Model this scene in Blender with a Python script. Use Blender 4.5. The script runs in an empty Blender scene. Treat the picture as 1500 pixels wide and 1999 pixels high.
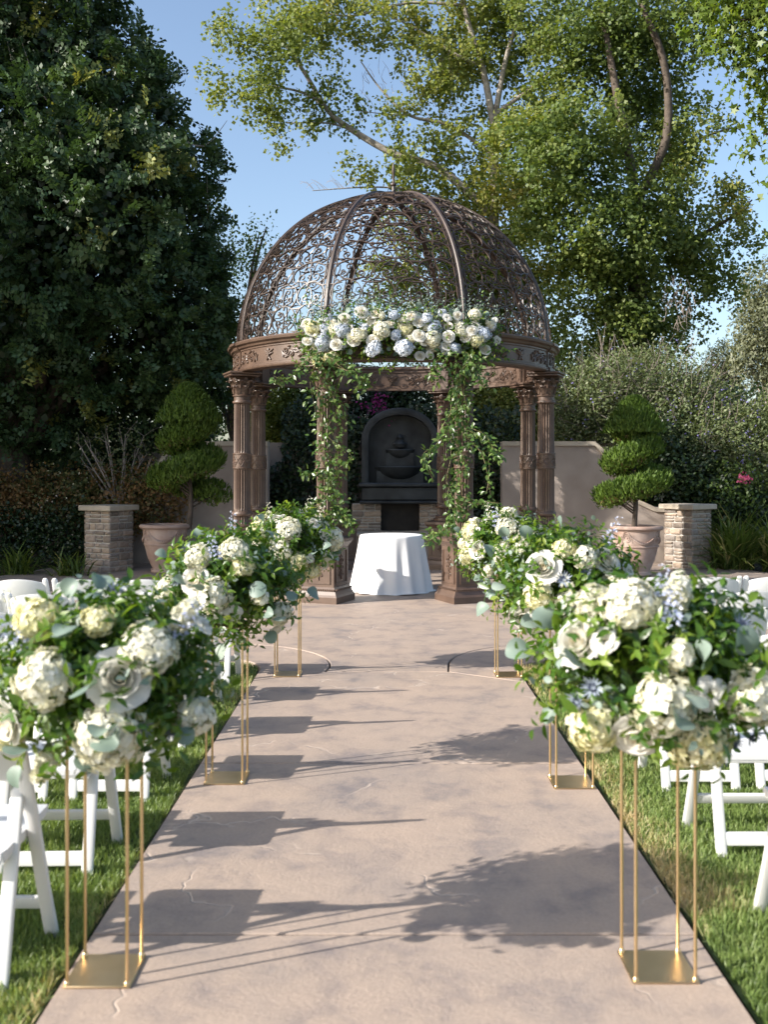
import bpy, math, random
import numpy as np
from mathutils import Vector, Matrix, Quaternion

# ------------------------------------------------------------------ camera, sky, sun, exposure
scene = bpy.context.scene
COL = scene.collection
R = math.radians
CAM_H = 1.55
cam_d = bpy.data.cameras.new('camera'); cam = bpy.data.objects.new('camera', cam_d); COL.objects.link(cam)
cam.location = (0, 0, CAM_H); cam.rotation_euler = (R(90), 0, 0)
cam_d.sensor_fit = 'VERTICAL'; cam_d.sensor_height = 36.0; cam_d.sensor_width = 27.0
cam_d.lens = 35.1; cam_d.shift_x = -0.001; cam_d.shift_y = -0.0388
cam_d.clip_start = 0.05; cam_d.clip_end = 2000
cam_d.dof.use_dof = True; cam_d.dof.focus_distance = 11.0; cam_d.dof.aperture_fstop = 3.2
scene.camera = cam

SUN_EL = 28.3
sun_h = Vector((-0.928, -0.372, 0)).normalized()
sun_vec = Vector((sun_h.x * math.cos(R(SUN_EL)), sun_h.y * math.cos(R(SUN_EL)), math.sin(R(SUN_EL))))
world = bpy.data.worlds.new('World'); scene.world = world; world.use_nodes = True
wn = world.node_tree.nodes; wl = world.node_tree.links
bg = wn['Background']; sky = wn.new('ShaderNodeTexSky'); sky.sky_type = 'NISHITA'; sky.sun_disc = False
sky.sun_elevation = R(SUN_EL); sky.sun_rotation = math.atan2(sun_h.x, sun_h.y)
sky.altitude = 100; sky.air_density = 1.0; sky.dust_density = 2.2; sky.ozone_density = 1.2
wl.new(sky.outputs[0], bg.inputs[0]); bg.inputs[1].default_value = 0.12
sd = bpy.data.lights.new('sun', 'SUN'); sd.energy = 4.2; sd.angle = R(0.53); sd.color = (1.0, 0.945, 0.87)
sun = bpy.data.objects.new('sun', sd); COL.objects.link(sun); sun.location = (-20, -8, 14)
sun.rotation_mode = 'QUATERNION'; sun.rotation_quaternion = (-sun_vec).to_track_quat('-Z', 'Y')
vs = scene.view_settings; vs.view_transform = 'Standard'; vs.look = 'None'; vs.exposure = 1.08; vs.gamma = 1.0
vs.use_curve_mapping = False
scene.cycles.use_denoising = True
scene.cycles.max_bounces = 6; scene.cycles.transparent_max_bounces = 6

# ------------------------------------------------------------------ helpers
random.seed(7)
rng = np.random.RandomState(11)
FPX, CX, CY = 1950.0, 752.0, 922.0
def at(px, py, Y):
    """the world point at distance Y that was measured at a spot of the photograph"""
    return Vector(((px - CX) * Y / FPX, Y, CAM_H - (py - CY) * Y / FPX))

def tag(o, label=None, cat=None, group=None, kind=None):
    if label: o['label'] = label
    if cat: o['category'] = cat
    if group: o['group'] = group
    if kind: o['kind'] = kind
    return o
def empty(name, loc=(0, 0, 0), rz=0.0, parent=None):
    o = bpy.data.objects.new(name, None); COL.objects.link(o)
    o.location = loc; o.rotation_euler = (0, 0, rz); o.empty_display_size = 0.1
    if parent: o.parent = parent
    return o
def link(name, mesh, parent=None, loc=None):
    o = bpy.data.objects.new(name, mesh); COL.objects.link(o)
    if parent: o.parent = parent
    if loc is not None: o.location = loc
    return o
def copy_tree(o, parent=None):
    c = o.copy(); COL.objects.link(c); c.parent = parent
    for ch in list(o.children): copy_tree(ch, c)
    return c

def rounded_rect(w, h, r=None, n=2):
    r = min(w, h) * 0.25 if r is None else r
    pts = []
    for cx, cy, a0 in ((w/2-r, h/2-r, 0), (-w/2+r, h/2-r, 90), (-w/2+r, -h/2+r, 180), (w/2-r, -h/2+r, 270)):
        for k in range(n + 1):
            a = R(a0 + 90 * k / n); pts.append((cx + r*math.cos(a), cy + r*math.sin(a)))
    return pts
def circ(r, n=8, ph=0.0):
    return [(r*math.cos(2*math.pi*k/n+ph), r*math.sin(2*math.pi*k/n+ph)) for k in range(n)]

class MB:
    """collects shapes and links them as ONE mesh object"""
    def __init__(self): self.v = []; self.f = []
    def add(self, vs_, fs_):
        b = len(self.v); self.v += [tuple(p) for p in vs_]; self.f += [tuple(i + b for i in f) for f in fs_]; return self
    def box(self, c, s, rz=0.0):
        x, y, z = s[0]/2, s[1]/2, s[2]/2; cs, sn = math.cos(rz), math.sin(rz)
        P = [(sx*x, sy*y, sz*z) for sz in (-1, 1) for sx, sy in ((-1,-1),(1,-1),(1,1),(-1,1))]
        P = [(c[0]+p[0]*cs-p[1]*sn, c[1]+p[0]*sn+p[1]*cs, c[2]+p[2]) for p in P]
        return self.add(P, [(3,2,1,0),(4,5,6,7),(0,1,5,4),(1,2,6,5),(2,3,7,6),(3,0,4,7)])
    def bevel_box(self, c, s, b, rz=0.0):
        x, y, z = s[0]/2, s[1]/2, s[2]/2
        prof = rounded_rect(2*x, 2*y, b, 2); lv = [(-z, -b), (-z+b, 0), (z-b, 0), (z, -b)]
        cs, sn = math.cos(rz), math.sin(rz); n = len(prof); V = []
        for zz, off in lv:
            for px, py in prof:
                fx = (abs(px)+off)/max(abs(px), 1e-6); fy = (abs(py)+off)/max(abs(py), 1e-6)
                qx, qy = px*fx, py*fy
                V.append((c[0]+qx*cs-qy*sn, c[1]+qx*sn+qy*cs, c[2]+zz))
        F = [tuple(range(n-1, -1, -1)), tuple(range(3*n, 4*n))]
        for k in range(3):
            for i in range(n): j = (i+1) % n; F.append((k*n+i, k*n+j, (k+1)*n+j, (k+1)*n+i))
        return self.add(V, F)
    def sweep(self, pts, prof, up=(0, 0, 1), scale=None, cap=True, closed=False):
        pts = [Vector(p) for p in pts]; n = len(prof); m = len(pts); V = []; F = []
        ups = up if isinstance(up, list) else [Vector(up)] * m
        for i, p in enumerate(pts):
            if closed: t = pts[(i+1) % m] - pts[i-1]
            else: t = pts[min(i+1, m-1)] - pts[max(i-1, 0)]
            t = t.normalized() if t.length > 1e-9 else Vector((0, 0, 1)); u = Vector(ups[i])
            s = t.cross(u)
            if s.length < 1e-4: s = t.cross(Vector((1, 0.01, 0)))
            s.normalize(); u = s.cross(t); k = 1.0 if scale is None else scale[i]
            for a, b in prof: V.append(p + s*(a*k) + u*(b*k))
        for i in range(m if closed else m-1):
            i2 = (i+1) % m
            for j in range(n): j2 = (j+1) % n; F.append((i*n+j, i*n+j2, i2*n+j2, i2*n+j))
        if cap and not closed: F.append(tuple(range(n-1, -1, -1))); F.append(tuple(range((m-1)*n, m*n)))
        return self.add(V, F)
    def tube(self, pts, r0, r1=None, n=6):
        r1 = r0 if r1 is None else r1; m = len(pts)
        return self.sweep(pts, circ(1, n), up=(0.13, 0.21, 0.97), scale=[r0+(r1-r0)*i/max(m-1, 1) for i in range(m)])
    def lathe(self, prof, n=24, c=(0, 0), flutes=0, depth=0.0, z0=None, z1=None, cap=True, ph=0.0):
        V = []; F = []; m = len(prof)
        for r, z in prof:
            for i in range(n):
                a = 2*math.pi*i/n + ph; rr = r
                if flutes and (z0 is None or z0 <= z <= z1):
                    rr = r - depth*max(0.0, math.sin(a*flutes/2)**2 - 0.15)
                V.append((c[0]+rr*math.cos(a), c[1]+rr*math.sin(a), z))
        for k in range(m-1):
            for i in range(n): j = (i+1) % n; F.append((k*n+i, k*n+j, (k+1)*n+j, (k+1)*n+i))
        if cap: F.append(tuple(range(n-1, -1, -1))); F.append(tuple(range((m-1)*n, m*n)))
        return self.add(V, F)
    def build(self, name, mat, parent=None, smooth=35, loc=None):
        me = bpy.data.meshes.new(name); me.from_pydata(self.v, [], self.f)
        if mat: me.materials.append(mat)
        if smooth:
            me.polygons.foreach_set('use_smooth', [True]*len(me.polygons))
            me.set_sharp_from_angle(angle=R(smooth))
        me.update()
        return link(name, me, parent, loc)

def quad_mesh(name, V, Q, mat, rnd=None, smooth=False):
    """fast mesh of quads from numpy arrays, with a per-vertex random value"""
    me = bpy.data.meshes.new(name); nv, nq = len(V), len(Q)
    me.vertices.add(nv); me.vertices.foreach_set('co', np.ascontiguousarray(V, dtype=np.float32).ravel())
    me.loops.add(nq*4); me.loops.foreach_set('vertex_index', np.ascontiguousarray(Q, dtype=np.int32).ravel())
    me.polygons.add(nq); me.polygons.foreach_set('loop_start', np.arange(0, nq*4, 4, dtype=np.int32))
    if smooth: me.polygons.foreach_set('use_smooth', np.ones(nq, dtype=bool))
    if mat: me.materials.append(mat)
    if rnd is not None:
        a = me.attributes.new('rnd', 'FLOAT', 'POINT'); a.data.foreach_set('value', np.asarray(rnd, dtype=np.float32))
    me.update(calc_edges=True); me.validate()
    return me

# leaf templates: (across, along, lift) and quads
T_DIAMOND = (np.array([(0,0,0),(.5,.45,.08),(0,1,-.06),(-.5,.45,.08)]), np.array([(0,1,2,3)]))
T_LEAF = (np.array([(0,0,0),(.42,.28,.07),(.40,.62,.05),(0,1,-.14),(-.40,.62,.05),(-.42,.28,.07),(0,.45,-.02)]),
          np.array([(0,1,2,6),(6,2,3,4),(0,6,4,5)]))
_o = [(math.sin(2*math.pi*k/8)*.5, .5-math.cos(2*math.pi*k/8)*.5) for k in range(8)]
T_ROUND = (np.array([(x, y, .10*abs(x)*2 - .25*y*y) for x, y in _o]), np.array([(7,0,1,2),(6,7,2,3),(5,6,3,4)]))
T_BLADE = (np.array([(-.5,0,0),(.5,0,0),(.42,.55,.06),(-.42,.55,.06),(.06,1,.28),(-.06,1,.28)]), np.array([(0,1,2,3),(3,2,4,5)]))
T_STRAP = (np.array([(-.5,0,0),(.5,0,0),(.5,.35,.05),(-.5,.35,.05),(.45,.7,-.05),(-.45,.7,-.05),(.05,1,-.28),(-.05,1,-.28)]),
           np.array([(0,1,2,3),(3,2,4,5),(5,4,6,7)]))
_s = []
for k in range(10):
    rr_ = .5 if k % 2 == 0 else .2
    _s.append((math.sin(2*math.pi*k/10)*rr_, .5-math.cos(2*math.pi*k/10)*rr_, .06 if k % 2 else -.04))
T_STAR = (np.array(_s), np.array([(9,0,1,2),(9,2,3,8),(8,3,4,5),(8,5,6,7)]))

def unit(a): return a/np.maximum(np.linalg.norm(a, axis=-1, keepdims=True), 1e-9)
def rdir(n): return unit(rng.normal(size=(n, 3)))
def leaf_arrays(P, A, N, L, W, T):
    A = unit(A); S = unit(np.cross(N, A)); N = np.cross(A, S); t, q = T; n, m = len(P), len(t)
    L = np.broadcast_to(L, (n,)).reshape(n, 1, 1); W = np.broadcast_to(W, (n,)).reshape(n, 1, 1)
    V = P[:, None, :] + S[:, None, :]*(t[None, :, 0:1]*W) + A[:, None, :]*(t[None, :, 1:2]*L) + N[:, None, :]*(t[None, :, 2:3]*L)
    Q = (q[None] + (np.arange(n)*m)[:, None, None]).reshape(-1, 4)
    return V.reshape(-1, 3), Q, m
def leaf_object(name, P, A, N, L, W, T, mat, parent=None, rnd=None, kind='stuff'):
    V, Q, m = leaf_arrays(P, A, N, L, W, T)
    r = rng.rand(len(P)) if rnd is None else rnd
    me = quad_mesh(name, V, Q, mat, np.repeat(r, m), smooth=len(T[1]) > 1)
    o = link(name, me, parent)
    if kind: o['kind'] = kind
    return o

# ------------------------------------------------------------------ materials
def new_mat(name):
    m = bpy.data.materials.new(name); m.use_nodes = True
    nt = m.node_tree; return m, nt.nodes, nt.links, nt.nodes['Principled BSDF']
def ramp(N, stops):
    r = N.new('ShaderNodeValToRGB'); e = r.color_ramp.elements
    e[0].position, e[0].color = stops[0][0], (*stops[0][1], 1)
    e[1].position, e[1].color = stops[-1][0], (*stops[-1][1], 1)
    for p, c in stops[1:-1]: x = e.new(p); x.color = (*c, 1)
    return r
def simple_mat(name, c1, c2, scale=6.0, rough=0.5, bump=0.1, bscale=60.0, metallic=0.0, spec=0.5, detail=6, sheen=0.0):
    m, N, L, B = new_mat(name); tc = N.new('ShaderNodeTexCoord')
    n1 = N.new('ShaderNodeTexNoise'); n1.inputs['Scale'].default_value = scale; n1.inputs['Detail'].default_value = detail
    L.new(tc.outputs['Object'], n1.inputs['Vector']); r = ramp(N, [(.3, c1), (.7, c2)])
    L.new(n1.outputs['Fac'], r.inputs[0]); L.new(r.outputs[0], B.inputs['Base Color'])
    B.inputs['Roughness'].default_value = rough; B.inputs['Metallic'].default_value = metallic
    B.inputs['Specular IOR Level'].default_value = spec
    if bump:
        n2 = N.new('ShaderNodeTexNoise'); n2.inputs['Scale'].default_value = bscale; n2.inputs['Detail'].default_value = 5
        L.new(tc.outputs['Object'], n2.inputs['Vector']); b = N.new('ShaderNodeBump'); b.inputs['Strength'].default_value = bump
        b.inputs['Distance'].default_value = 0.01
        L.new(n2.outputs['Fac'], b.inputs['Height']); L.new(b.outputs[0], B.inputs['Normal'])
    return m
def leaf_mat(name, stops, trans=0.35, rough=0.45, spec=0.5, tint=(1.25, 1.2, .55)):
    m, N, L, B = new_mat(name); a = N.new('ShaderNodeAttribute'); a.attribute_name = 'rnd'
    r = ramp(N, stops); L.new(a.outputs['Fac'], r.inputs[0]); L.new(r.outputs[0], B.inputs['Base Color'])
    B.inputs['Roughness'].default_value = rough; B.inputs['Specular IOR Level'].default_value = spec
    if trans:
        t = N.new('ShaderNodeBsdfTranslucent'); mx = N.new('ShaderNodeMixShader'); mx.inputs[0].default_value = trans
        mu = N.new('ShaderNodeMix'); mu.data_type = 'RGBA'; mu.blend_type = 'MULTIPLY'; mu.inputs[0].default_value = 1.0
        L.new(r.outputs[0], mu.inputs[6]); mu.inputs[7].default_value = (*tint, 1)
        L.new(mu.outputs[2], t.inputs['Color']); L.new(B.outputs[0], mx.inputs[1]); L.new(t.outputs[0], mx.inputs[2])
        L.new(mx.outputs[0], N['Material Output'].inputs['Surface'])
    return m
def object_random_mat(name, stops, rough=.85, bump=.5, bscale=25.0):
    m, N, L, B = new_mat(name); oi = N.new('ShaderNodeObjectInfo'); r = ramp(N, stops); L.new(oi.outputs['Random'], r.inputs[0])
    tc = N.new('ShaderNodeTexCoord'); n = N.new('ShaderNodeTexNoise'); n.inputs['Scale'].default_value = bscale; n.inputs['Detail'].default_value = 8
    L.new(tc.outputs['Object'], n.inputs['Vector']); mx = N.new('ShaderNodeMix'); mx.data_type = 'RGBA'; mx.blend_type = 'MULTIPLY'
    mx.inputs[0].default_value = .6; r2 = ramp(N, [(.3, (.55, .52, .5)), (.65, (1.1, 1.08, 1.05))]); L.new(n.outputs['Fac'], r2.inputs[0])
    L.new(r.outputs[0], mx.inputs[6]); L.new(r2.outputs[0], mx.inputs[7]); L.new(mx.outputs[2], B.inputs['Base Color'])
    b = N.new('ShaderNodeBump'); b.inputs['Strength'].default_value = bump; b.inputs['Distance'].default_value = .02
    L.new(n.outputs['Fac'], b.inputs['Height']); L.new(b.outputs[0], B.inputs['Normal']); B.inputs['Roughness'].default_value = rough
    return m

def paving_mat():
    m, N, L, B = new_mat('stamped_concrete'); tc = N.new('ShaderNodeTexCoord')
    def noise(s, d=6, dist=0.0, rough=.55):
        n = N.new('ShaderNodeTexNoise'); n.inputs['Scale'].default_value = s; n.inputs['Detail'].default_value = d
        n.inputs['Distortion'].default_value = dist; n.inputs['Roughness'].default_value = rough
        L.new(tc.outputs['Object'], n.inputs['Vector']); return n
    big = noise(1.1, 7, .4, .6); mid = noise(3.6, 9, .15, .68); fine = noise(70, 7, 0, .7)
    def mixc(a, b, f, mode='MIX', fac=None):
        x = N.new('ShaderNodeMix'); x.data_type = 'RGBA'; x.blend_type = mode
        if fac is not None: x.inputs[0].default_value = fac
        else: L.new(f, x.inputs[0])
        L.new(a, x.inputs[6]); L.new(b, x.inputs[7]); return x.outputs[2]
    c1 = ramp(N, [(.34, (.275, .230, .208)), (.50, (.375, .292, .238)), (.68, (.425, .322, .252))]); L.new(big.outputs['Fac'], c1.inputs[0])
    c2 = ramp(N, [(.34, (.14, .132, .145)), (.50, (.368, .294, .24)), (.72, (.455, .355, .28))]); L.new(mid.outputs['Fac'], c2.inputs[0])
    col = mixc(c1.outputs[0], c2.outputs[0], None, 'MIX', .5)
    fr = ramp(N, [(.3, (.86, .86, .86)), (.7, (1.08, 1.08, 1.08))]); L.new(fine.outputs['Fac'], fr.inputs[0])
    col = mixc(col, fr.outputs[0], None, 'MULTIPLY', 1.0)
    # long stamped veins and cracks: edges of a warped cell pattern, broken up by a mask
    wn_ = noise(1.3, 4, 0, .6); sc = N.new('ShaderNodeVectorMath'); sc.operation = 'MULTIPLY_ADD'
    L.new(wn_.outputs['Color'], sc.inputs[0]); sc.inputs[1].default_value = (1.3, 1.3, 0); L.new(tc.outputs['Object'], sc.inputs[2])
    vo = N.new('ShaderNodeTexVoronoi'); vo.feature = 'DISTANCE_TO_EDGE'; vo.inputs['Scale'].default_value = .62
    L.new(sc.outputs[0], vo.inputs['Vector'])
    vr = N.new('ShaderNodeMapRange'); vr.inputs['From Min'].default_value = 0.0; vr.inputs['From Max'].default_value = .0085
    vr.inputs['To Min'].default_value = 1; vr.inputs['To Max'].default_value = 0; L.new(vo.outputs['Distance'], vr.inputs['Value'])
    mask = noise(2.2, 3); mr = N.new('ShaderNodeMapRange'); mr.inputs['From Min'].default_value = .47; mr.inputs['From Max'].default_value = .60
    L.new(mask.outputs['Fac'], mr.inputs['Value']); mm = N.new('ShaderNodeMath'); mm.operation = 'MULTIPLY'
    L.new(vr.outputs[0], mm.inputs[0]); L.new(mr.outputs[0], mm.inputs[1])
    vein = N.new('ShaderNodeRGB'); vein.outputs[0].default_value = (.46, .38, .32, 1)
    col = mixc(col, vein.outputs[0], mm.outputs[0]); L.new(col, B.inputs['Base Color'])
    # relief
    h1 = N.new('ShaderNodeMath'); h1.operation = 'MULTIPLY_ADD'; L.new(mm.outputs[0], h1.inputs[0]); h1.inputs[1].default_value = -.5; L.new(mid.outputs['Fac'], h1.inputs[2])
    h2 = N.new('ShaderNodeMath'); h2.operation = 'MULTIPLY_ADD'; L.new(fine.outputs['Fac'], h2.inputs[0]); h2.inputs[1].default_value = .30; L.new(h1.outputs[0], h2.inputs[2])
    b = N.new('ShaderNodeBump'); b.inputs['Strength'].default_value = .5; b.inputs['Distance'].default_value = .016
    L.new(h2.outputs[0], b.inputs['Height']); L.new(b.outputs[0], B.inputs['Normal'])
    B.inputs['Roughness'].default_value = .62; B.inputs['Specular IOR Level'].default_value = .35
    return m

M = {}
M['paving'] = paving_mat()
M['soil'] = simple_mat('mulch_soil', (.018, .012, .008), (.06, .042, .028), 14, .95, .8, 40)
M['turf'] = simple_mat('turf_base', (.04, .06, .015), (.09, .12, .04), 9, .95, .5, 80)
M['bronze'] = simple_mat('brown_cast_metal', (.070, .042, .029), (.115, .072, .050), 5, .45, .12, 90, spec=.6)
M['iron'] = simple_mat('weathered_iron', (.042, .028, .021), (.074, .050, .038), 7, .42, .1, 120, spec=.6)
M['resin'] = simple_mat('white_resin', (.70, .70, .69), (.74, .74, .73), 3, .38, .03, 200)
M['vinyl'] = simple_mat('white_vinyl', (.68, .69, .70), (.73, .73, .73), 4, .33, .05, 150)
M['linen'] = simple_mat('white_linen', (.80, .80, .80), (.83, .83, .83), 3, .85, .08, 350, spec=.2)
M['gold'] = simple_mat('brushed_gold', (.66, .48, .26), (.74, .56, .33), 8, .34, .05, 150, metallic=1.0)
M['stucco'] = simple_mat('stucco', (.29, .24, .205), (.385, .325, .28), 2.2, .9, .35, 70)
M['cap'] = simple_mat('cast_stone_cap', (.40, .34, .26), (.52, .45, .36), 5, .85, .25, 60)
M['mortar'] = simple_mat('mortar', (.46, .43, .39), (.58, .54, .49), 10, .95, .5, 70)
M['stone'] = object_random_mat('field_stone', [(0, (.20, .165, .14)), (.25, (.33, .27, .215)), (.5, (.43, .34, .26)), (.75, (.30, .26, .23)), (1, (.50, .38, .29))])
M['terracotta'] = simple_mat('aged_terracotta', (.32, .20, .15), (.50, .39, .33), 3.5, .85, .3, 50)
M['slate'] = simple_mat('dark_wet_stone', (.010, .012, .014), (.055, .062, .066), 2.8, .55, .4, 30)
M['bark_pale'] = simple_mat('pale_bark', (.17, .145, .12), (.40, .36, .31), 9, .9, .7, 30)
M['bark'] = simple_mat('brown_bark', (.05, .038, .028), (.13, .10, .078), 9, .9, .7, 30)
M['twig'] = simple_mat('grey_twig', (.22, .18, .155), (.38, .32, .28), 12, .9, .2, 60)
M['stem'] = simple_mat('green_stem', (.10, .13, .04), (.17, .19, .07), 12, .6, .1, 60)
M['vinestem'] = simple_mat('tan_vine_stem', (.16, .15, .06), (.26, .22, .11), 12, .6, .1, 60)
M['hole'] = simple_mat('dark_timber', (.012, .010, .009), (.03, .025, .02), 6, .8, .2, 40)
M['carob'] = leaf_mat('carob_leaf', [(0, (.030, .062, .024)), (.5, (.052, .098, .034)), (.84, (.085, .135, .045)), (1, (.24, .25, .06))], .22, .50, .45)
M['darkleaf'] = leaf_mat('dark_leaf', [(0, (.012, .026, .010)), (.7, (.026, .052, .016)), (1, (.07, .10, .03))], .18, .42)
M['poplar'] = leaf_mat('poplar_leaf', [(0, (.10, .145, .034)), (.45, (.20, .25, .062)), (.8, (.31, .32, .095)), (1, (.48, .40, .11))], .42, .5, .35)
M['poplar2'] = leaf_mat('poplar_leaf_deep', [(0, (.072, .12, .03)), (.5, (.145, .20, .05)), (.86, (.25, .28, .08)), (1, (.42, .36, .10))], .42, .5, .35)
M['sweetgum'] = leaf_mat('sweetgum_leaf', [(0, (.10, .17, .025)), (.6, (.15, .22, .04)), (1, (.22, .26, .05))], .48, .42)
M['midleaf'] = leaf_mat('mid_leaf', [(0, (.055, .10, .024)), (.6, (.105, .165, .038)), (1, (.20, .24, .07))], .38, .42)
M['duranta'] = leaf_mat('duranta_leaf', [(0, (.075, .105, .040)), (.6, (.14, .18, .07)), (1, (.25, .26, .12))], .3, .55)
M['greyleaf'] = leaf_mat('grey_green_leaf', [(0, (.10, .12, .065)), (1, (.22, .23, .13))], .3, .5)
M['conifer'] = leaf_mat('conifer_needle', [(0, (.05, .07, .03)), (1, (.12, .13, .06))], .2, .6)
M['cypress'] = leaf_mat('cypress_spray', [(0, (.050, .085, .013)), (.5, (.10, .175, .022)), (.85, (.15, .235, .032)), (1, (.16, .11, .045))], .25, .6)
M['brownhedge'] = leaf_mat('dry_hedge_leaf', [(0, (.05, .075, .02)), (.35, (.12, .13, .04)), (.6, (.22, .12, .045)), (1, (.32, .19, .08))], .3, .6)
M['strap'] = leaf_mat('strap_leaf', [(0, (.06, .10, .022)), (.6, (.13, .19, .04)), (.85, (.24, .28, .07)), (1, (.52, .45, .24))], .35, .38)
M['purple'] = leaf_mat('violet_blossom', [(0, (.16, .13, .40)), (1, (.33, .30, .62))], .4, .6, tint=(1, 1, 1))
M['magenta'] = leaf_mat('magenta_bract', [(0, (.22, .015, .13)), (1, (.42, .04, .25))], .4, .6, tint=(1, 1, 1))
M['pink'] = leaf_mat('pink_petal', [(0, (.55, .08, .20)), (1, (.75, .20, .33))], .4, .6, tint=(1, 1, 1))
M['smilax'] = leaf_mat('vine_leaf', [(0, (.045, .10, .022)), (.5, (.085, .16, .035)), (1, (.17, .24, .07))], .38, .30, .6)
M['greens'] = leaf_mat('bouquet_leaf', [(0, (.030, .085, .012)), (.5, (.080, .165, .018)), (.85, (.17, .26, .030)), (1, (.28, .33, .06))], .40, .32, .6)
M['eucalyptus'] = leaf_mat('silver_dollar_leaf', [(0, (.14, .20, .165)), (.6, (.21, .275, .23)), (1, (.30, .36, .30))], .22, .5, tint=(1, 1.1, .8))
M['hydrangea'] = leaf_mat('white_petal', [(0, (.74, .71, .50)), (.4, (.83, .81, .68)), (1, (.86, .85, .78))], .40, .6, .3, tint=(1, 1, .9))
M['cream'] = leaf_mat('cream_petal', [(0, (.70, .67, .36)), (.5, (.81, .78, .52)), (1, (.85, .82, .65))], .40, .6, .3, tint=(1, 1, .85))
M['bluehyd'] = leaf_mat('pale_blue_petal', [(0, (.50, .57, .68)), (.5, (.64, .69, .76)), (1, (.78, .80, .81))], .28, .6, .3, tint=(1, 1, 1))
M['rose'] = leaf_mat('rose_petal', [(0, (.72, .58, .34)), (.18, (.80, .74, .60)), (.5, (.82, .80, .74)), (1, (.86, .85, .82))], .45, .55, .3, tint=(1, .98, .9))
M['thistle'] = leaf_mat('sea_holly', [(0, (.07, .085, .15)), (.5, (.15, .18, .25)), (1, (.27, .32, .38))], .1, .6, tint=(1, 1, 1))
M['delph'] = leaf_mat('pale_violet_petal', [(0, (.44, .49, .70)), (.6, (.60, .64, .77)), (1, (.78, .79, .82))], .3, .6, .3, tint=(1, 1, 1))
M['grass'] = leaf_mat('grass_blade', [(0, (.08, .135, .035)), (.45, (.18, .26, .075)), (.72, (.27, .34, .12)), (.86, (.44, .39, .20)), (1, (.56, .45, .27))], .35, .45, .4)

# ------------------------------------------------------------------ ground, plaza, path, lawns
GX, GY, GR = 0.12, 14.05, 2.18          # gazebo centre and column circle
PR = 5.95                               # plaza radius
def flat(name, pts, z, mat, parent=None, thick=None, n_side=None):
    b = MB(); n = len(pts)
    if thick is None: b.add([(x, y, z) for x, y in pts], [tuple(range(n))])
    else:
        c = .005
        cx = sum(p[0] for p in pts)/n; cy = sum(p[1] for p in pts)/n
        V = [(x, y, z-thick) for x, y in pts] + [(x, y, z-c) for x, y in pts]
        ins = []
        for i in range(n):
            a, p, q = Vector(pts[i-1]), Vector(pts[i]), Vector(pts[(i+1) % n])
            d = ((p-a).normalized() + (q-p).normalized()); d = d.normalized() if d.length > 1e-6 else Vector((1, 0))
            ins.append((p.x - d.y*c, p.y + d.x*c, z))
        V += ins
        F = [tuple(range(2*n, 3*n))]
        for k in range(2):
            for i in range(n): j = (i+1) % n; F.append((k*n+i, k*n+j, (k+1)*n+j, (k+1)*n+i))
        b.add(V, F)
    return b.build(name, mat, parent, smooth=0)
g = flat('ground', [(-400, -60), (400, -60), (400, 900), (-400, 900)], -0.075, M['soil']); tag(g, kind='structure')
AL, AR = -0.985, 1.045                  # path edges
path = empty('path'); tag(path, kind='structure')
def fil(xe, s, n=9):
    # quarter curve where the path opens into the round plaza
    rad = .50; cx = xe + s*rad
    yc = GY - math.sqrt((PR)**2 - (cx-GX)**2) - rad + .03
    return [(cx - s*rad*math.cos(math.pi/2*k/n), yc + rad*math.sin(math.pi/2*k/n)) for k in range(n+1)]
J = .014
ys = [-4.0, -.62, 1.37, 3.35, 5.32]
for a, b_ in zip(ys[:-1], ys[1:]):
    flat('paving_slab', [(AL, a+J/2), (AR, a+J/2), (AR, b_-J/2), (AL, b_-J/2)], 0, M['paving'], path, .10)
fl, frr = fil(AL, -1), fil(AR, 1)
JY = 7.62                                # joint where the curved corner slabs start
flat('paving_slab', [(AL, 5.32+J/2), (AR, 5.32+J/2), (AR, JY-.25), (.50, JY+.13), (-.47, JY+.13), (AL, JY-.20)], 0, M['paving'], path, .10)
plaza = empty('plaza'); tag(plaza, kind='structure')
# corner slabs bounded by an arc on each side, then the round plaza itself
def corner_arc(s, off):
    cx, cy, r = (-1.50, 7.98, 1.06+off) if s < 0 else (1.57, 7.98, 1.06+off)
    return [(cx - s*r*math.cos(a), cy + r*math.sin(a)) for a in [R(d) for d in range(0, 96, 8)]]
lc = corner_arc(-1, -J/2); rc = corner_arc(1, -J/2)
cl = [(AL-.0, JY-.19)] + [(-.47, JY+.14)] + lc[0:1] + lc[1:] + [(-1.62, 8.42)] + list(reversed(fl))
cr = [(AR, JY-.24)] + list(fl and frr) + [(1.75, 8.42)] + list(reversed(rc)) + [(.50, JY+.14)]
flat('paving_slab', cl, 0, M['paving'], plaza, .10)
flat('paving_slab', cr, 0, M['paving'], plaza, .10)
lo = corner_arc(-1, J/2); ro = corner_arc(1, J/2)
main = [(-.455, JY+.145), (.488, JY+.145)] + ro + [(1.75, 8.43)]
a0 = math.atan2(8.43-GY, 1.75-GX); a1 = math.atan2(8.43-GY, -1.62-GX) + 2*math.pi
main += [(GX+PR*math.cos(a0+(a1-a0)*k/72), GY+PR*math.sin(a0+(a1-a0)*k/72)) for k in range(1, 72)] + [(-1.62, 8.43)] + list(reversed(lo))
flat('paving_slab', main, 0, M['paving'], plaza, .10)

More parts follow.
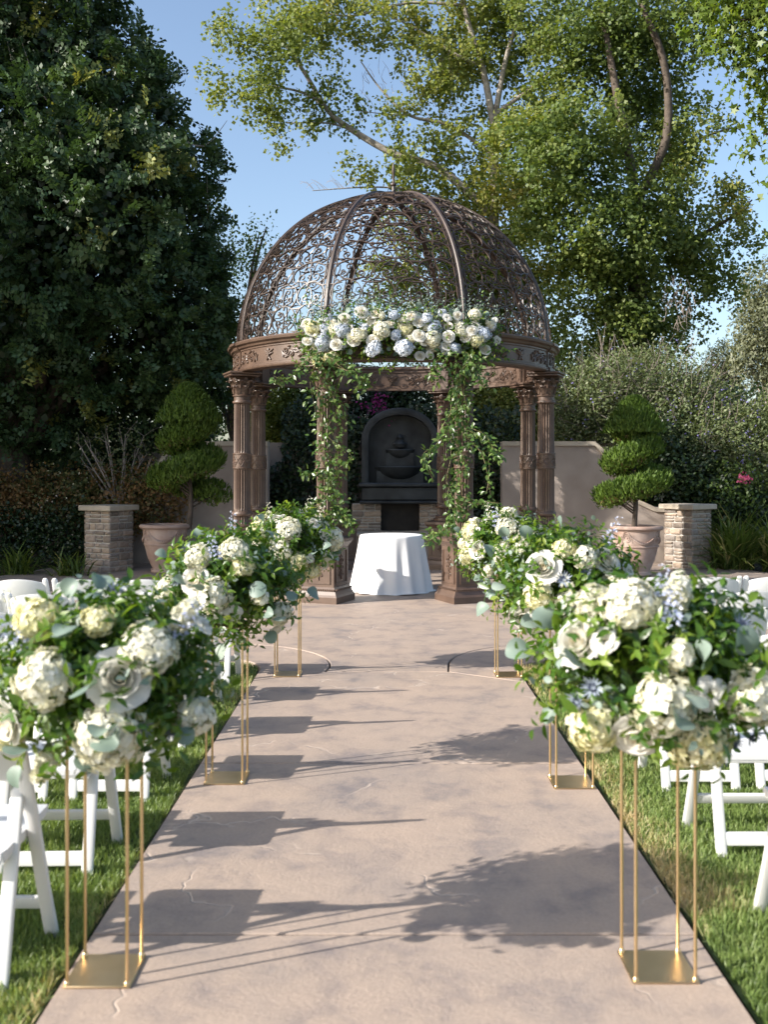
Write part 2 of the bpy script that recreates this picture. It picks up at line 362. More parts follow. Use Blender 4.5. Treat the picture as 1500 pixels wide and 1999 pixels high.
def lawn_outline(s):
    xe = (AL - .022) if s < 0 else (AR + .026)
    f = fil(xe, s)
    cx = GX; pts = [(xe, -4.0)] + f
    ang0 = math.atan2(f[-1][1]-GY, f[-1][0]-GX)
    for k in range(1, 16):
        t = ang0 + s*(R(75))*k/15
        pts.append((GX+(PR+.03)*math.cos(t), GY+(PR+.03)*math.sin(t)))
    ex = pts[-1]
    pts += [(s*30, ex[1]), (s*30, -4.0)]
    return pts
for s, nm in ((-1, 'lawn'), (1, 'lawn')):
    o = lawn_outline(s)
    if s < 0: o = list(reversed(o))
    l = flat(nm, o, -0.032, M['turf']); tag(l, kind='structure')

def vnoise(x, y, seed=0):
    r = np.random.RandomState(seed); v = np.zeros_like(x)
    for k in range(7):
        f = 1.2*1.6**k; a, ph1, ph2 = r.rand()*6.28, r.rand()*6.28, r.rand()*6.28
        v += np.sin((x*math.cos(a)+y*math.sin(a))*f+ph1)*np.sin((-x*math.sin(a)+y*math.cos(a))*f+ph2)/(1.25**k)
    return v/2.2
def grass(s, label):
    xe = (AL - .016) if s < 0 else (AR + .022)
    Ps = []
    for y0, y1, wmax, dens in ((2.2, 4.0, 1.35, 15000), (4.0, 6.0, 1.9, 9500), (6.0, 9.4, 2.6, 4500)):
        n = int((y1-y0)*wmax*dens)
        Ps.append(np.stack([rng.rand(n)*wmax, y0+rng.rand(n)*(y1-y0)], 1))
    D = np.concatenate(Ps); d = D[:, 0]; x = xe + s*d; y = D[:, 1]
    # keep off the plaza and out of the rounded corner
    keep = ((x-GX)**2 + (y-GY)**2 > (PR+.05)**2)
    f = fil(xe, s); cxx, yc = xe + s*.5, f[0][1]
    corner = (y > yc) & (d < .5) & (((x-cxx)**2 + (y-yc)**2) > .5**2)
    keep &= ~corner
    edge_n = vnoise(y*2.5, y*0+3.1, 5)*.012 + .012
    keep &= d > edge_n
    x, y, d = x[keep], y[keep], d[keep]; n = len(x)
    P = np.stack([x, y, np.full(n, -.034)], 1)
    A = np.stack([rng.normal(size=n)*.38, rng.normal(size=n)*.38, np.ones(n)], 1)
    N_ = rdir(n); N_[:, 2] *= .2
    cl = vnoise(x*3, y*3, 2)
    L = (.030 + .020*rng.rand(n))*(1+.22*cl)
    edge = np.exp(-d/(.10 if s < 0 else .19))
    dry = edge*(.55 if s < 0 else 1.25)*(.65+.9*vnoise(x*1.3, y*1.3, 9)) + .10*vnoise(x*2, y*2, 4)
    rnd = np.clip(.18 + .42*rng.rand(n) + .16*cl + np.clip(dry, 0, 1)*.62, 0, 1)
    o = leaf_object('grass', P, A, N_, L, .0042 + .0022*(y-2)/5, T_BLADE, M['grass'], None, rnd)
    tag(o, label, 'grass', kind='stuff')
grass(-1, 'short green turf beside the path on the dark tree side')
grass(1, 'short turf with dry tan edge beside the path on the shrub side')

# ------------------------------------------------------------------ gazebo
gz = empty('gazebo', (GX, GY, 0)); tag(gz, 'brown cast metal gazebo with eight fluted columns and openwork scroll dome', 'gazebo')
ANG = [R(22.5 + 45*k) for k in range(8)]
def spiral(cx, cz, r0, r1, a0, turns, n):
    return [(cx + (r0+(r1-r0)*k/n)*math.cos(a0+turns*2*math.pi*k/n), cz + (r0+(r1-r0)*k/n)*math.sin(a0+turns*2*math.pi*k/n)) for k in range(n+1)]
def make_column():
    c = MB()
    # fluted shaft in two drums
    def drum(z0, z1):
        return [(.1, z0), (.112, z0+.005), (.112, z0+.02), (.112, z1-.02), (.112, z1-.005), (.1, z1)]
    c.lathe([(.114, 1.03), (.114, 1.035), (.1125, 1.08), (.1115, 1.56), (.1115, 1.60)], 80, flutes=20, depth=.022, z0=1.05, z1=1.59)
    c.lathe([(.1115, 1.80), (.1115, 1.84), (.106, 2.46), (.106, 2.50)], 80, flutes=20, depth=.022, z0=1.81, z1=2.47)
    c.lathe([(.110, .86), (.110, .88), (.110, .97)], 80, flutes=20, depth=.02, z0=.87, z1=.975)
    col = c.build('column', M['bronze'], gz, 40)
    b = MB()
    b.lathe([(.17, .775), (.175, .80), (.17, .815), (.145, .82), (.15, .845), (.14, .86), (.115, .87)], 32)
    b.lathe([(.112, .97), (.128, .975), (.138, .995), (.138, 1.01), (.125, 1.03), (.112, 1.035)], 32)
    b.build('base_ring', M['bronze'], col, 35)
    b = MB()
    b.lathe([(.112, 1.595), (.126, 1.60), (.126, 1.615), (.118, 1.62), (.118, 1.78), (.126, 1.785), (.126, 1.80), (.112, 1.805)], 40)
    for k in range(8):                 # crossed leaf ornament
        a = k*math.pi/4
        for s in (-1, 1):
            pts = []
            for q in range(7):
                t = q/6; aa = a + s*(t-.5)*.72; zz = 1.63+.14*t
                pts.append((.119*math.cos(aa), .119*math.sin(aa), zz))
            b.tube(pts, .0075, .006, 5)
        for s in (-1, 1):
            sp = spiral(0, 0, .022, .005, math.pi/2, 1.0*s, 10)
            b.tube([(.121*math.cos(a+math.pi/8+u/.12), .121*math.sin(a+math.pi/8+u/.12), 1.70+s*.03+w) for u, w in sp], .006, .004, 5)
    b.build('ornament_band', M['bronze'], col, 35)
    b = MB()
    b.lathe([(.108, 2.455), (.122, 2.46), (.128, 2.475), (.122, 2.49), (.108, 2.495), (.108, 2.545), (.124, 2.55), (.126, 2.565), (.110, 2.575),
             (.114, 2.62), (.124, 2.70), (.150, 2.785), (.175, 2.80)], 32)
    for row, (z0, hh, n, off) in enumerate(((2.58, .12, 8, 0), (2.65, .125, 8, math.pi/8))):
        for k in range(n):
            a = 2*math.pi*k/n + off
            def ring(t, w):
                rr = .118 + .01*row + .030*t + (.045 if t > .8 else 0)
                zz = z0 + hh*min(t, .92) - (.02 if t > .95 else 0)
                return [((rr)*math.cos(a+w*d), rr*math.sin(a+w*d), zz) for d in (-1, -.5, 0, .5, 1)]
            V = []; F = []
            for t, w in ((0, .25), (.3, .33), (.6, .30), (.85, .22), (1.0, .10)):
                rg = ring(t, w); rg[2] = (rg[2][0]*1.07, rg[2][1]*1.07, rg[2][2]); V += rg
            for i in range(4):
                for j in range(4): F.append((i*5+j, i*5+j+1, (i+1)*5+j+1, (i+1)*5+j))
            b.add(V, F)
    for k in range(8):                 # volutes under the slab
        a = math.pi/4*k
        ctr = .168
        sp = spiral(0, 0, .034, .006, math.pi/2, 1.6*(1 if k % 2 else -1), 16)
        tx, ty = -math.sin(a), math.cos(a)
        b.tube([(ctr*math.cos(a)+tx*u, ctr*math.sin(a)+ty*u, 2.755+w) for u, w in sp], .0105, .006, 5)
    b.build('capital', M['bronze'], col, 45)
    b = MB(); b.bevel_box((0, 0, 2.823), (.40, .40, .030), .010); b.bevel_box((0, 0, 2.8535), (.43, .43, .030), .010)
    b.build('abacus', M['bronze'], col, 30)
    p = MB()
    for z0, z1, s0, s1 in ((0, .075, .53, .53), (.075, .10, .53, .50), (.10, .15, .50, .46), (.15, .165, .46, .46), (.165, .19, .455, .42),
                           (.19, .66, .405, .405), (.66, .69, .41, .44), (.69, .72, .45, .48), (.72, .755, .50, .50), (.755, .778, .50, .40)):
        h0, h1 = s0/2, s1/2
        p.add([(-h0,-h0,z0),(h0,-h0,z0),(h0,h0,z0),(-h0,h0,z0),(-h1,-h1,z1),(h1,-h1,z1),(h1,h1,z1),(-h1,h1,z1)],
              [(3,2,1,0),(4,5,6,7),(0,1,5,4),(1,2,6,5),(2,3,7,6),(3,0,4,7)])
    for q in range(4):                 # raised frame, relief drop and bead row on every face
        A = Matrix.Rotation(q*math.pi/2, 3, 'Z')
        def fp(u, z, d): v = A @ Vector((u, -.2025-d, z)); return (v.x, v.y, v.z)
        fr = [fp(u, z, .003) for u, z in ((-.15, .23), (.15, .23), (.15, .62), (-.15, .62))]
        p.sweep(fr, [(.008, -.008), (.008, .008), (-.008, .008), (-.008, -.008)], up=tuple(A @ Vector((0, -1, 0))), closed=True)
        for s in (-1, 1):
            for cz, r0 in ((.50, .042), (.42, .036), (.335, .028)):
                sp = spiral(s*.035, cz, r0, .006, math.pi/2, 1.35*s, 14)
                p.tube([fp(u, z, .004) for u, z in sp], .0085, .004, 5)
        p.tube([fp(0, .27 + .3*k/8, .004+.002*(k % 2)) for k in range(9)], .011, .005, 5)
        for k in range(16):
            u = -.215 + .43*k/15
            v0, v1 = A @ Vector((u-.010, -.236, .152)), A @ Vector((u+.006, -.246, .168))
            p.box(tuple((v0+v1)/2), (.016, .016, .018), q*math.pi/2)
    p.build('pedestal', M['bronze'], col, 25)
    return col
col0 = make_column()
for k, a in enumerate(ANG):
    c = col0 if k == 0 else copy_tree(col0, gz)
    c.location = (GR*math.cos(a), GR*math.sin(a), 0); c.rotation_euler = (0, 0, a + math.pi/2)
# ring beam
def arc_prof(prof, a0, a1, n):
    V = []; F = []; m = len(prof)
    for i in range(n+1):
        a = a0+(a1-a0)*i/n
        for r, z in prof: V.append((r*math.cos(a), r*math.sin(a), z))
    for i in range(n):
        for j in range(m): j2 = (j+1) % m; F.append((i*m+j, i*m+j2, (i+1)*m+j2, (i+1)*m+j))
    F.append(tuple(range(m-1, -1, -1))); F.append(tuple(range(n*m, (n+1)*m)))
    F = [tuple(reversed(f)) for f in F]
    return V, F
Z0 = 2.869
beam_prof = [(2.07, Z0), (2.245, Z0), (2.255, Z0+.012), (2.255, Z0+.03), (2.24, Z0+.04), (2.24, Z0+.058), (2.222, Z0+.066), (2.222, Z0+.255),
             (2.235, Z0+.262), (2.235, Z0+.28), (2.262, Z0+.292), (2.272, Z0+.318), (2.305, Z0+.333), (2.312, Z0+.36), (2.30, Z0+.378), (2.25, Z0+.388),
             (2.10, Z0+.388), (2.06, Z0+.37), (2.055, Z0+.34), (2.085, Z0+.325), (2.085, Z0+.29), (2.105, Z0+.28), (2.105, Z0+.075), (2.088, Z0+.062), (2.088, Z0+.04), (2.07, Z0+.03)]
def relief(parent, rad, sgn, a0, a1):
    """scrolled foliage either side of a winged figure, lying on the frieze"""
    mid = (a0+a1)/2; zc = Z0 + .16
    def P(u, w, d=0.0): a = mid + u/rad; rr = rad + sgn*(.004+d); return (rr*math.cos(a), rr*math.sin(a), zc + w)
    for s in (-1, 1):
        b = MB()
        b.tube([P(s*u, w, .0) for u, w in ((.25, -.02), (.33, -.045), (.40, .02), (.48, .035), (.55, -.03), (.63, -.035), (.71, .02))], .014, .010, 5)
        for cx, cz, r0, tr, a_ in ((.30, .02, .052, 1.4, 180), (.40, -.03, .042, -1.3, 150), (.48, .03, .046, 1.3, 200), (.56, -.025, .045, -1.4, 160), (.36, .055, .022, 1.0, 30), (.52, -.055, .022, -1., 60), (.64, .02, .05, 1.3, 180), (.70, -.04, .03, -1.2, 20)):
            sp = spiral(cx, cz, r0, .006, R(a_), tr, 13)
            b.tube([P(s*u, w, .004) for u, w in sp], .011, .006, 5)
        for cx, cz, an, ln in ((.33, -.055, 20, .06), (.44, .06, -30, .06), (.60, .065, 15, .05), (.26, -.03, 100, .05), (.53, .0, 80, .06), (.67, -.06, 10, .05)):
            b.tube([P(s*(cx+ln*t*math.cos(R(an))), cz+ln*t*math.sin(R(an)), .006) for t in (-.5, -.2, .2, .5)], .013, .004, 5)
        b.build('relief_scroll', M['bronze'], parent, 50)
    b = MB()
    for (u0, w0, u1, w1, r0, r1) in ((0, -.03, 0, .03, .020, .024), (0, .05, 0, .068, .017, .015), (-.02, .02, -.085, .06, .018, .006), (.02, .02, .085, .06, .018, .006),
                                     (-.02, .0, -.08, .015, .014, .005), (.02, .0, .08, .015, .014, .005), (-.01, -.04, -.035, -.075, .014, .010), (.01, -.04, .04, -.07, .014, .010)):
        b.tube([P(u0+(u1-u0)*t, w0+(w1-w0)*t, .006) for t in (0, .35, .7, 1)], r0, r1, 6)
    b.build('relief_figure', M['bronze'], parent, 50)
ring0 = MB(); V, F = arc_prof(beam_prof, ANG[0]+.0035, ANG[1]-.0035, 18); ring0.add(V, F)
ring0 = ring0.build('ring_beam', M['bronze'], gz, 40)
relief(ring0, 2.222, 1, ANG[0], ANG[1]); relief(ring0, 2.105, -1, ANG[0], ANG[1])
jb = MB()                                # joint block over the column
pr = [(2.05, Z0-.004), (2.268, Z0-.004), (2.268, Z0+.05), (2.238, Z0+.068), (2.238, Z0+.255), (2.275, Z0+.285), (2.285, Z0+.32), (2.325, Z0+.34), (2.325, Z0+.37), (2.26, Z0+.394), (2.05, Z0+.394)]
V, F = arc_prof(pr, ANG[0]-.052, ANG[0]+.052, 4); jb.add(V, F)
for s in (-1, 1):
    for cz, tr in ((.12, 1.3), (.20, -1.3)):
        sp = spiral(s*.035, cz, .036, .006, math.pi/2, tr*s, 12)
        jb.tube([(2.243*math.cos(ANG[0]+u/2.24), 2.243*math.sin(ANG[0]+u/2.24), Z0+w) for u, w in sp], .010, .005, 5)
jb.build('joint_block', M['bronze'], ring0, 35)
for k in range(1, 8):
    c = copy_tree(ring0, gz); c.rotation_euler = (0, 0, k*math.pi/4)
# dome
DR, DZ = 2.185, Z0 + .388
def dome(lat, lon, dr=0.0):
    r = DR + dr; return Vector((r*math.cos(lat)*math.cos(lon), r*math.cos(lat)*math.sin(lon), DZ + r*.985*math.sin(lat)))
rb = MB()
pts = [dome(R(1.0+86*k/40), 0.0) for k in range(41)]; ups = [(p - Vector((0, 0, DZ))).normalized() for p in pts]
rb.sweep(pts, [(-.036, -.012), (.036, -.012), (.036, .006), (.022, .012), (.014, .028), (-.014, .028), (-.022, .012), (-.036, .006)], up=[tuple(u) for u in ups])
rib = rb.build('dome_rib', M['iron'], gz, 30); rib.rotation_euler = (0, 0, ANG[0])
for k in range(1, 8):
    c = rib.copy(); COL.objects.link(c); c.parent = gz; c.rotation_euler = (0, 0, ANG[k])
# scrolls: a large open loop with two ram's-horn curls and a tendril inside, bent over the dome
def scroll_lines(w, h, mir):
    r = w*.52; ry = h*.50; L_ = []
    arc = [(r*1.20, -h*.46), (r*.86, -h*.50)]
    for k in range(19):
        a = R(-62 + 304*k/18); arc.append((r*math.cos(a)*(.96 if k > 2 else .98), ry*math.sin(a)*1.06 + h*.04))
    arc += [(-r*.86, -h*.50), (-r*1.20, -h*.46)]
    L_.append(arc)
    for s_ in (-1, 1):                    # ram's horns rising from the foot
        sp = spiral(s_*w*.20, -h*.10, w*.125, w*.03, R(250 if s_ > 0 else -70), (1.15 if s_ > 0 else -1.15), 12)
        L_.append([(0, -h*.5), (s_*w*.03, -h*.33)] + [(x, z) for x, z in sp])
    sp = spiral(w*.10, h*.22, w*.11, w*.03, R(200), -1.0, 10)
    L_.append([(0, -h*.5), (-w*.03, -h*.25), (-w*.06, h*.0), (-w*.02, h*.16)] + sp[1:])
    return [[(x*mir, z) for x, z in l] for l in L_]
bar = [(-.0046, -.010), (.0046, -.010), (.0046, .010), (-.0046, .010)]
lat = R(4.6); k = 0
scrolls = []          # (latitude, offset within the sector, width, height, mirror)
while lat < R(83):
    wsec = DR*math.cos(lat)*(math.pi/4) - .07
    n = max(1, int(round(wsec/.45))); h = .315 if lat < R(62) else .28
    for i in range(n):
        off = 0.0
        scrolls.append((lat, (-wsec/2 + wsec*(i+.5)/n)/(DR*math.cos(lat)), wsec/n*.98, h, 1 if (i+k) % 2 else -1))
    lat += h*.90/DR; k += 1
smesh = []
for lt, u, w, h, mir in scrolls:
    b = MB()
    for line in scroll_lines(w, h, mir):
        P = []; U = []
        for x, z in line:
            la = lt + z/DR; lo_ = u + x/(DR*math.cos(lt)); p = dome(la, lo_); P.append(p); U.append(tuple((p-Vector((0, 0, DZ))).normalized()))
        b.sweep(P, bar, up=U)
    me = bpy.data.meshes.new('scroll'); me.from_pydata(b.v, [], b.f); me.materials.append(M['iron'])
    me.polygons.foreach_set('use_smooth', [True]*len(me.polygons)); me.set_sharp_from_angle(angle=R(40)); smesh.append(me)
for q in range(8):
    lon = ANG[q] + math.pi/8; b = MB()
    for e in (-1, 1):                     # the panel's own edge bars
        pp = [dome(R(.8+80*t/24), e*(math.pi/8-.030/math.cos(R(.8+80*t/24)))) for t in range(25)]
        b.sweep(pp, bar, up=[tuple((p-Vector((0, 0, DZ))).normalized()) for p in pp])
    pan = b.build('scroll_panel', M['iron'], gz, 40); pan.rotation_euler = (0, 0, lon)
    for me in smesh: link('scroll', me, pan)
print('scrolls per panel', len(smesh))
fb = MB()
zt = DZ + DR*.985
fb.lathe([(.20, zt-.03), (.21, zt-.005), (.17, zt+.02), (.06, zt+.035), (.03, zt+.06), (.022, zt+.16), (.045, zt+.18), (.045, zt+.20), (.018, zt+.22), (.016, zt+.34), (.030, zt+.37), (.006, zt+.50)], 16)
for q in range(4):
    a = q*math.pi/2
    for s in (-1, 1):
        sp = spiral(.05, zt+.11, .04, .008, R(200), 1.2, 10)
        fb.tube([(u*math.cos(a), u*math.sin(a), z) for u, z in sp], .007, .004, 4)
fb.build('finial', M['iron'], gz, 40)

# ------------------------------------------------------------------ table under the gazebo
TX, TY = .085, 13.08
tb = empty('round_table', (TX, TY, 0)); tag(tb, 'small round table standing under a white cloth inside the gazebo', 'table')
b = MB(); b.lathe([(.38, .700), (.40, .705), (.40, .722), (.38, .727)], 40); b.build('tabletop', M['bark'], tb)
b = MB(); b.tube([(0, 0, .02), (0, 0, .70)], .035, .035, 12)
for q in range(4):
    a = q*math.pi/2+.4; b.tube([(0, 0, .09), (.16*math.cos(a), .16*math.sin(a), .06), (.27*math.cos(a), .27*math.sin(a), .012)], .018, .012, 6)
b.build('pedestal_leg', M['hole'], tb)
n = 160; V = []; F = []
rs = [(0.0, .7345, 0), (.2, .7345, 0), (.36, .7345, 0), (.395, .734, 0), (.412, .727, .02), (.418, .70, .10)]
for k in range(1, 15): t = k/14; rs.append((.418 + .095*t**1.1, .70*(1-t) + .006*t, .10 + .9*t))
rs.append((.545, .005, 1.1)); 
rf = np.random.RandomState(3)
folds = [(a, .5+.5*rf.rand(), rf.choice([7., 9., 12.])) for a in np.cumsum(.36+.26*rf.rand(16))]
def fold(a, t):
    v = 0
    for c, amp, sh in folds:
        d = (a - c + math.pi) % (2*math.pi) - math.pi; v += amp*math.exp(-(d*sh*(1.15-.45*t))**2)
    return v
for r, z, t in rs:
    for i in range(n):
        a = 2*math.pi*i/n; w = fold(a, t)*.085*t**1.1 - .026*t
        rr = r + (w if r > .4 else 0)
        lift = .012*max(0, math.sin(a*5+1))*t if t > 1 else 0
        V.append((rr*math.cos(a), rr*math.sin(a), z+lift))
V[0:n] = [(0.001*math.cos(2*math.pi*i/n), .001*math.sin(2*math.pi*i/n), .7345) for i in range(n)]
for k in range(len(rs)-1):
    for i in range(n): j = (i+1) % n; F.append((k*n+i, k*n+j, (k+1)*n+j, (k+1)*n+i))
F.append(tuple(range(n-1, -1, -1))); F = [tuple(reversed(f)) for f in F]
b = MB(); b.add(V, F); o = b.build('tablecloth', M['linen'], None, 60, (TX, TY, 0))
tag(o, 'white floor-length cloth with soft folds draped over the round table', 'tablecloth')

# ------------------------------------------------------------------ stone pillars, walls, fountain
def stone_mesh(w, h, d, rs_):
    """rough-faced block: back at y=0, face towards -y"""
    b = MB(); j = lambda s: (rs_.rand()-.5)*s
    x, z = w/2, h/2; i = min(.018, h*.22)
    back = [(-x, 0, -z), (x, 0, -z), (x, 0, z), (-x, 0, z)]
    c = .25*min(w, h)
    def octo(sx, sz, yy, k):
        return [(-sx+c*k, yy+j(.004), -sz), (sx-c*k, yy+j(.004), -sz), (sx, yy+j(.004), -sz+c*k), (sx, yy+j(.004), sz-c*k), (sx-c*k, yy+j(.004), sz), (-sx+c*k, yy+j(.004), sz), (-sx, yy+j(.004), sz-c*k), (-sx, yy+j(.004), -sz+c*k)]
    A = octo(x, z, 0, .5); B_ = octo(x, z, -d*.6, .5); C_ = octo(x-i, z-i, -d, .7)
    V = A+B_+C_; F = [tuple(range(16, 24))]
    for k in range(2):
        for q in range(8): r = (q+1) % 8; F.append((k*8+q, k*8+r, (k+1)*8+r, (k+1)*8+q))
    b.add(V, [tuple(f) for f in F])
    me = bpy.data.meshes.new('stone'); me.from_pydata(b.v, [], b.f); me.materials.append(M['stone']); return me
def lay_stones(parent, width, z0, z1, M4, seed, rowh=(.065, .13), wid=(.10, .25)):
    r = np.random.RandomState(seed); z = z0
    while z < z1-.03:
        h = min(rowh[0]+(rowh[1]-rowh[0])*r.rand(), z1-z)
        if z1-(z+h) < .04: h = z1-z
        x = -width/2
        while x < width/2-.02:
            w = wid[0]+(wid[1]-wid[0])*r.rand()
            if width/2-(x+w) < .06: w = width/2-x
            g_ = .019
            split = h > .09 and r.rand() < .3
            for zz, hh in (((z, h),) if not split else ((z, h*.5), (z+h*.5, h*.5))):
                o = link('stone', stone_mesh(w-g_, hh-g_, .016+.016*r.rand(), r), parent)
                o.matrix_local = M4 @ Matrix.Translation((x+w/2, 0, zz+hh/2)) @ Matrix.Rotation((r.rand()-.5)*.06, 4, 'Y')
            x += w
        z += h
def pillar(x, y, rz, label, seed):
    t = empty('stone_pillar', (x, y, 0), rz); tag(t, label, 'pillar', 'stone pillars flanking the plaza')
    S = .50
    b = MB(); b.box((0, 0, .475), (S, S, .95)); b.build('mortar_core', M['mortar'], t, 0)
    for q in range(4):
        A = Matrix.Rotation(q*math.pi/2, 4, 'Z') @ Matrix.Translation((0, -S/2-.001, 0))
        lay_stones(t, S+.035, .0, .95, A, seed+q)
    b = MB(); b.bevel_box((0, 0, .992), (.66, .66, .084), .010); b.build('cap_stone', M['cap'], t, 20)
pillar(-4.36, 15.75, R(-28), 'square stone pillar with flat cap in shade beside the bare-stemmed shrub', 40)
pillar(4.95, 16.3, R(38), 'square sunlit stone pillar with flat cap beside the strap-leaved clump', 60)

def garden_wall(s, label):
    t = empty('garden_wall', (0, 17.15, 0)); tag(t, label, 'wall')
    out = [(2.0, 2.0), (3.58, 2.0), (3.72, 1.86), (3.98, 1.38), (4.22, 1.05), (4.6, .88), (5.2, .85)]
    b = MB(); d = .13; n = len(out)
    V = [(s*x, -d, 0) for x, z in out]+[(s*x, -d, z) for x, z in out]+[(s*x, d, 0) for x, z in out]+[(s*x, d, z) for x, z in out]; F = []
    for i in range(n-1):
        F += [(i, i+1, n+i+1, n+i), (2*n+i+1, 2*n+i, 3*n+i, 3*n+i+1), (n+i, n+i+1, 3*n+i+1, 3*n+i)]
    F += [(0, n, 3*n, 2*n), (n-1, 2*n+n-1, 3*n+n-1, n+n-1)]
    if s < 0: F = [tuple(reversed(f)) for f in F]
    b.add(V, F); b.build('stucco_face', M['stucco'], t, 20)
    b = MB(); b.sweep([(s*x, 0, z+.032) for x, z in out], [(-.165, -.03), (.165, -.03), (.165, .045), (-.165, .045)], up=(0, 0, 1)); b.build('coping', M['cap'], t, 25)
garden_wall(-1, 'stucco garden wall with coping, shaded, behind the dark spiral topiary')
garden_wall(1, 'stucco garden wall with curved drop behind the bright green spiral topiary')

t = empty('wall_fountain', (.27, 18.0, 0)); tag(t, 'dark arched wall fountain with tiered basins on a stone base', 'fountain')
b = MB()                                   # arched slab: outline in x-z, extruded
arch = [(-.69, .45), (.69, .45), (.69, 2.15)] + [(.69*math.cos(a), 2.15+.55*math.sin(a)) for a in [R(10*k) for k in range(1, 18)]] + [(-.69, 2.15)]
def extrude(b, out, y0, y1):
    n = len(out); V = [(x, y0, z) for x, z in out]+[(x, y1, z) for x, z in out]
    b.add(V, [tuple(range(n)), tuple(range(2*n-1, n-1, -1))]+[(i, n+i, n+(i+1) % n, (i+1) % n) for i in range(n)])
extrude(b, arch, .20, .42); b.build('back_slab', M['slate'], t, 20)
b = MB(); pp = [(.63, .10, .95), (.63, .10, 2.15)] + [(.63*math.cos(R(10*k)), .10, 2.15+.50*math.sin(R(10*k))) for k in range(1, 18)] + [(-.63, .10, 2.15), (-.63, .10, .95)]
b.sweep(pp, rounded_rect(.13, .22, .02), up=(0, 1, 0)); b.build('arch_moulding', M['slate'], t, 30)
b = MB()
def half_bowl(cx, zt, r, h, n=20):
    V = []; F = []; prof = [(r*1.0, zt), (r*1.04, zt-.02), (r*.98, zt-.05), (r*.9, zt-h*.5), (r*.6, zt-h*.85), (r*.25, zt-h)]
    for rr, z in prof:
        for i in range(n+1): a = math.pi+math.pi*i/n; V.append((cx+rr*math.cos(a), .20+rr*.75*math.sin(a), z))
    m = n+1
    for k in range(len(prof)-1):
        for i in range(n): F.append((k*m+i, k*m+i+1, (k+1)*m+i+1, (k+1)*m+i))
    F.append(tuple(range(0, m))); b.add(V, F)
half_bowl(0, 1.97, .26, .20); half_bowl(0, 1.66, .44, .26)
b.box((0, .14, 1.78), (.50, .12, .24)); b.box((0, .12, 1.46), (.84, .16, .22)); b.build('tier_bowl', M['slate'], t, 40)
b = MB(); b.lathe([(.05, 1.98), (.10, 2.0), (.13, 2.06), (.10, 2.10), (.05, 2.14), (.07, 2.18), (.03, 2.24)], 14, c=(0, .13)); b.build('shell_crest', M['slate'], t, 40)
b = MB()
b.bevel_box((0, -.06, 1.325), (1.48, .78, .07), .02); b.bevel_box((0, -.04, 1.17), (1.36, .68, .24), .02); b.bevel_box((0, -.06, 1.02), (1.46, .76, .055), .02)
b.build('trough', M['slate'], t, 30)
b = MB(); b.box((0, .05, .72), (.66, .40, .54)); b.build('firebox', M['hole'], t, 0)
for s in (-1, 1):
    b = MB(); b.box((s*.60, .0, .72), (.50, .50, .54)); bs = b.build('stone_base', M['mortar'], t, 0)
    lay_stones(bs, .54, .45, .99, Matrix.Translation((s*.60, -.252, 0)), 90+s, (.08, .12), (.14, .3))
b = MB(); b.bevel_box((0, -.45, .475), (2.2, 1.0, .06), .015); b.build('hearth_slab', M['cap'], t, 20)
b = MB(); b.box((0, -.40, .22), (2.1, .85, .44)); b.build('hearth_base', M['stucco'], t, 0)
bw = MB(); bw.box((.2, 18.65, 1.05), (9.6, .25, 2.1)); o = bw.build('boundary_wall', M['stucco'], None, 0); tag(o, 'stucco wall covered by ivy behind the fountain', 'wall')

# ------------------------------------------------------------------ foliage builders
def limb(b, pts, r0, r1, n=7, sub=5):
    P = [Vector(p) for p in pts]; out = []
    for i in range(len(P)-1):
        p0, p1, p2, p3 = P[max(i-1, 0)], P[i], P[i+1], P[min(i+2, len(P)-1)]
        for k in range(sub):
            t = k/sub
            out.append(.5*((2*p1)+(p2-p0)*t+(2*p0-5*p1+4*p2-p3)*t*t+(3*p1-p0-3*p2+p3)*t**3))
    out.append(P[-1]); b.tube(out, r0, r1, n); return out
def crown_points(blobs, n_clusters, lo=.45, hi=1.05, flat_=1.0):
    """cluster centres and outward directions spread through a set of ellipsoids"""
    w = np.array([(bl[3]*bl[4]*bl[5])**(2/3) for bl in blobs]); w /= w.sum(); cnt = rng.multinomial(n_clusters, w); C = []; D = []
    for bl, k in zip(blobs, cnt):
        d = rdir(k); r = lo+(hi-lo)*rng.rand(k)**.6
        C.append(np.array(bl[:3])+d*np.array(bl[3:6])*r[:, None]); D.append(d)
    return np.concatenate(C), np.concatenate(D)
def clump_points(blobs, dens, per, rc=(.28, .5), lo=.55, hi=1.0):
    """leaf tufts gathered on the outside of many small clumps, so that every clump has a lit and a dark side"""
    C = []; D = []
    for bl in blobs:
        k = max(2, int(dens*(bl[3]*bl[4]*bl[5])**(2/3))); d = rdir(k); ctr = np.array(bl[:3])+d*np.array(bl[3:6])*(lo+(hi-lo)*rng.rand(k, 1)**.7)
        r = (rc[0]+(rc[1]-rc[0])*rng.rand(k))*min(1.0, .35+min(bl[3], bl[5])*.6)
        for c, dd, rr in zip(ctr, d, r):
            q = int(per*(rr/.4)**2)+3; e = unit(rdir(q)+dd*.45+np.array([0, 0, .25])); C.append(c+e*(rr*(.45+.6*rng.rand(q, 1)))*np.array([1.1, 1.1, .8])); D.append(e)
    return np.concatenate(C), np.concatenate(D)
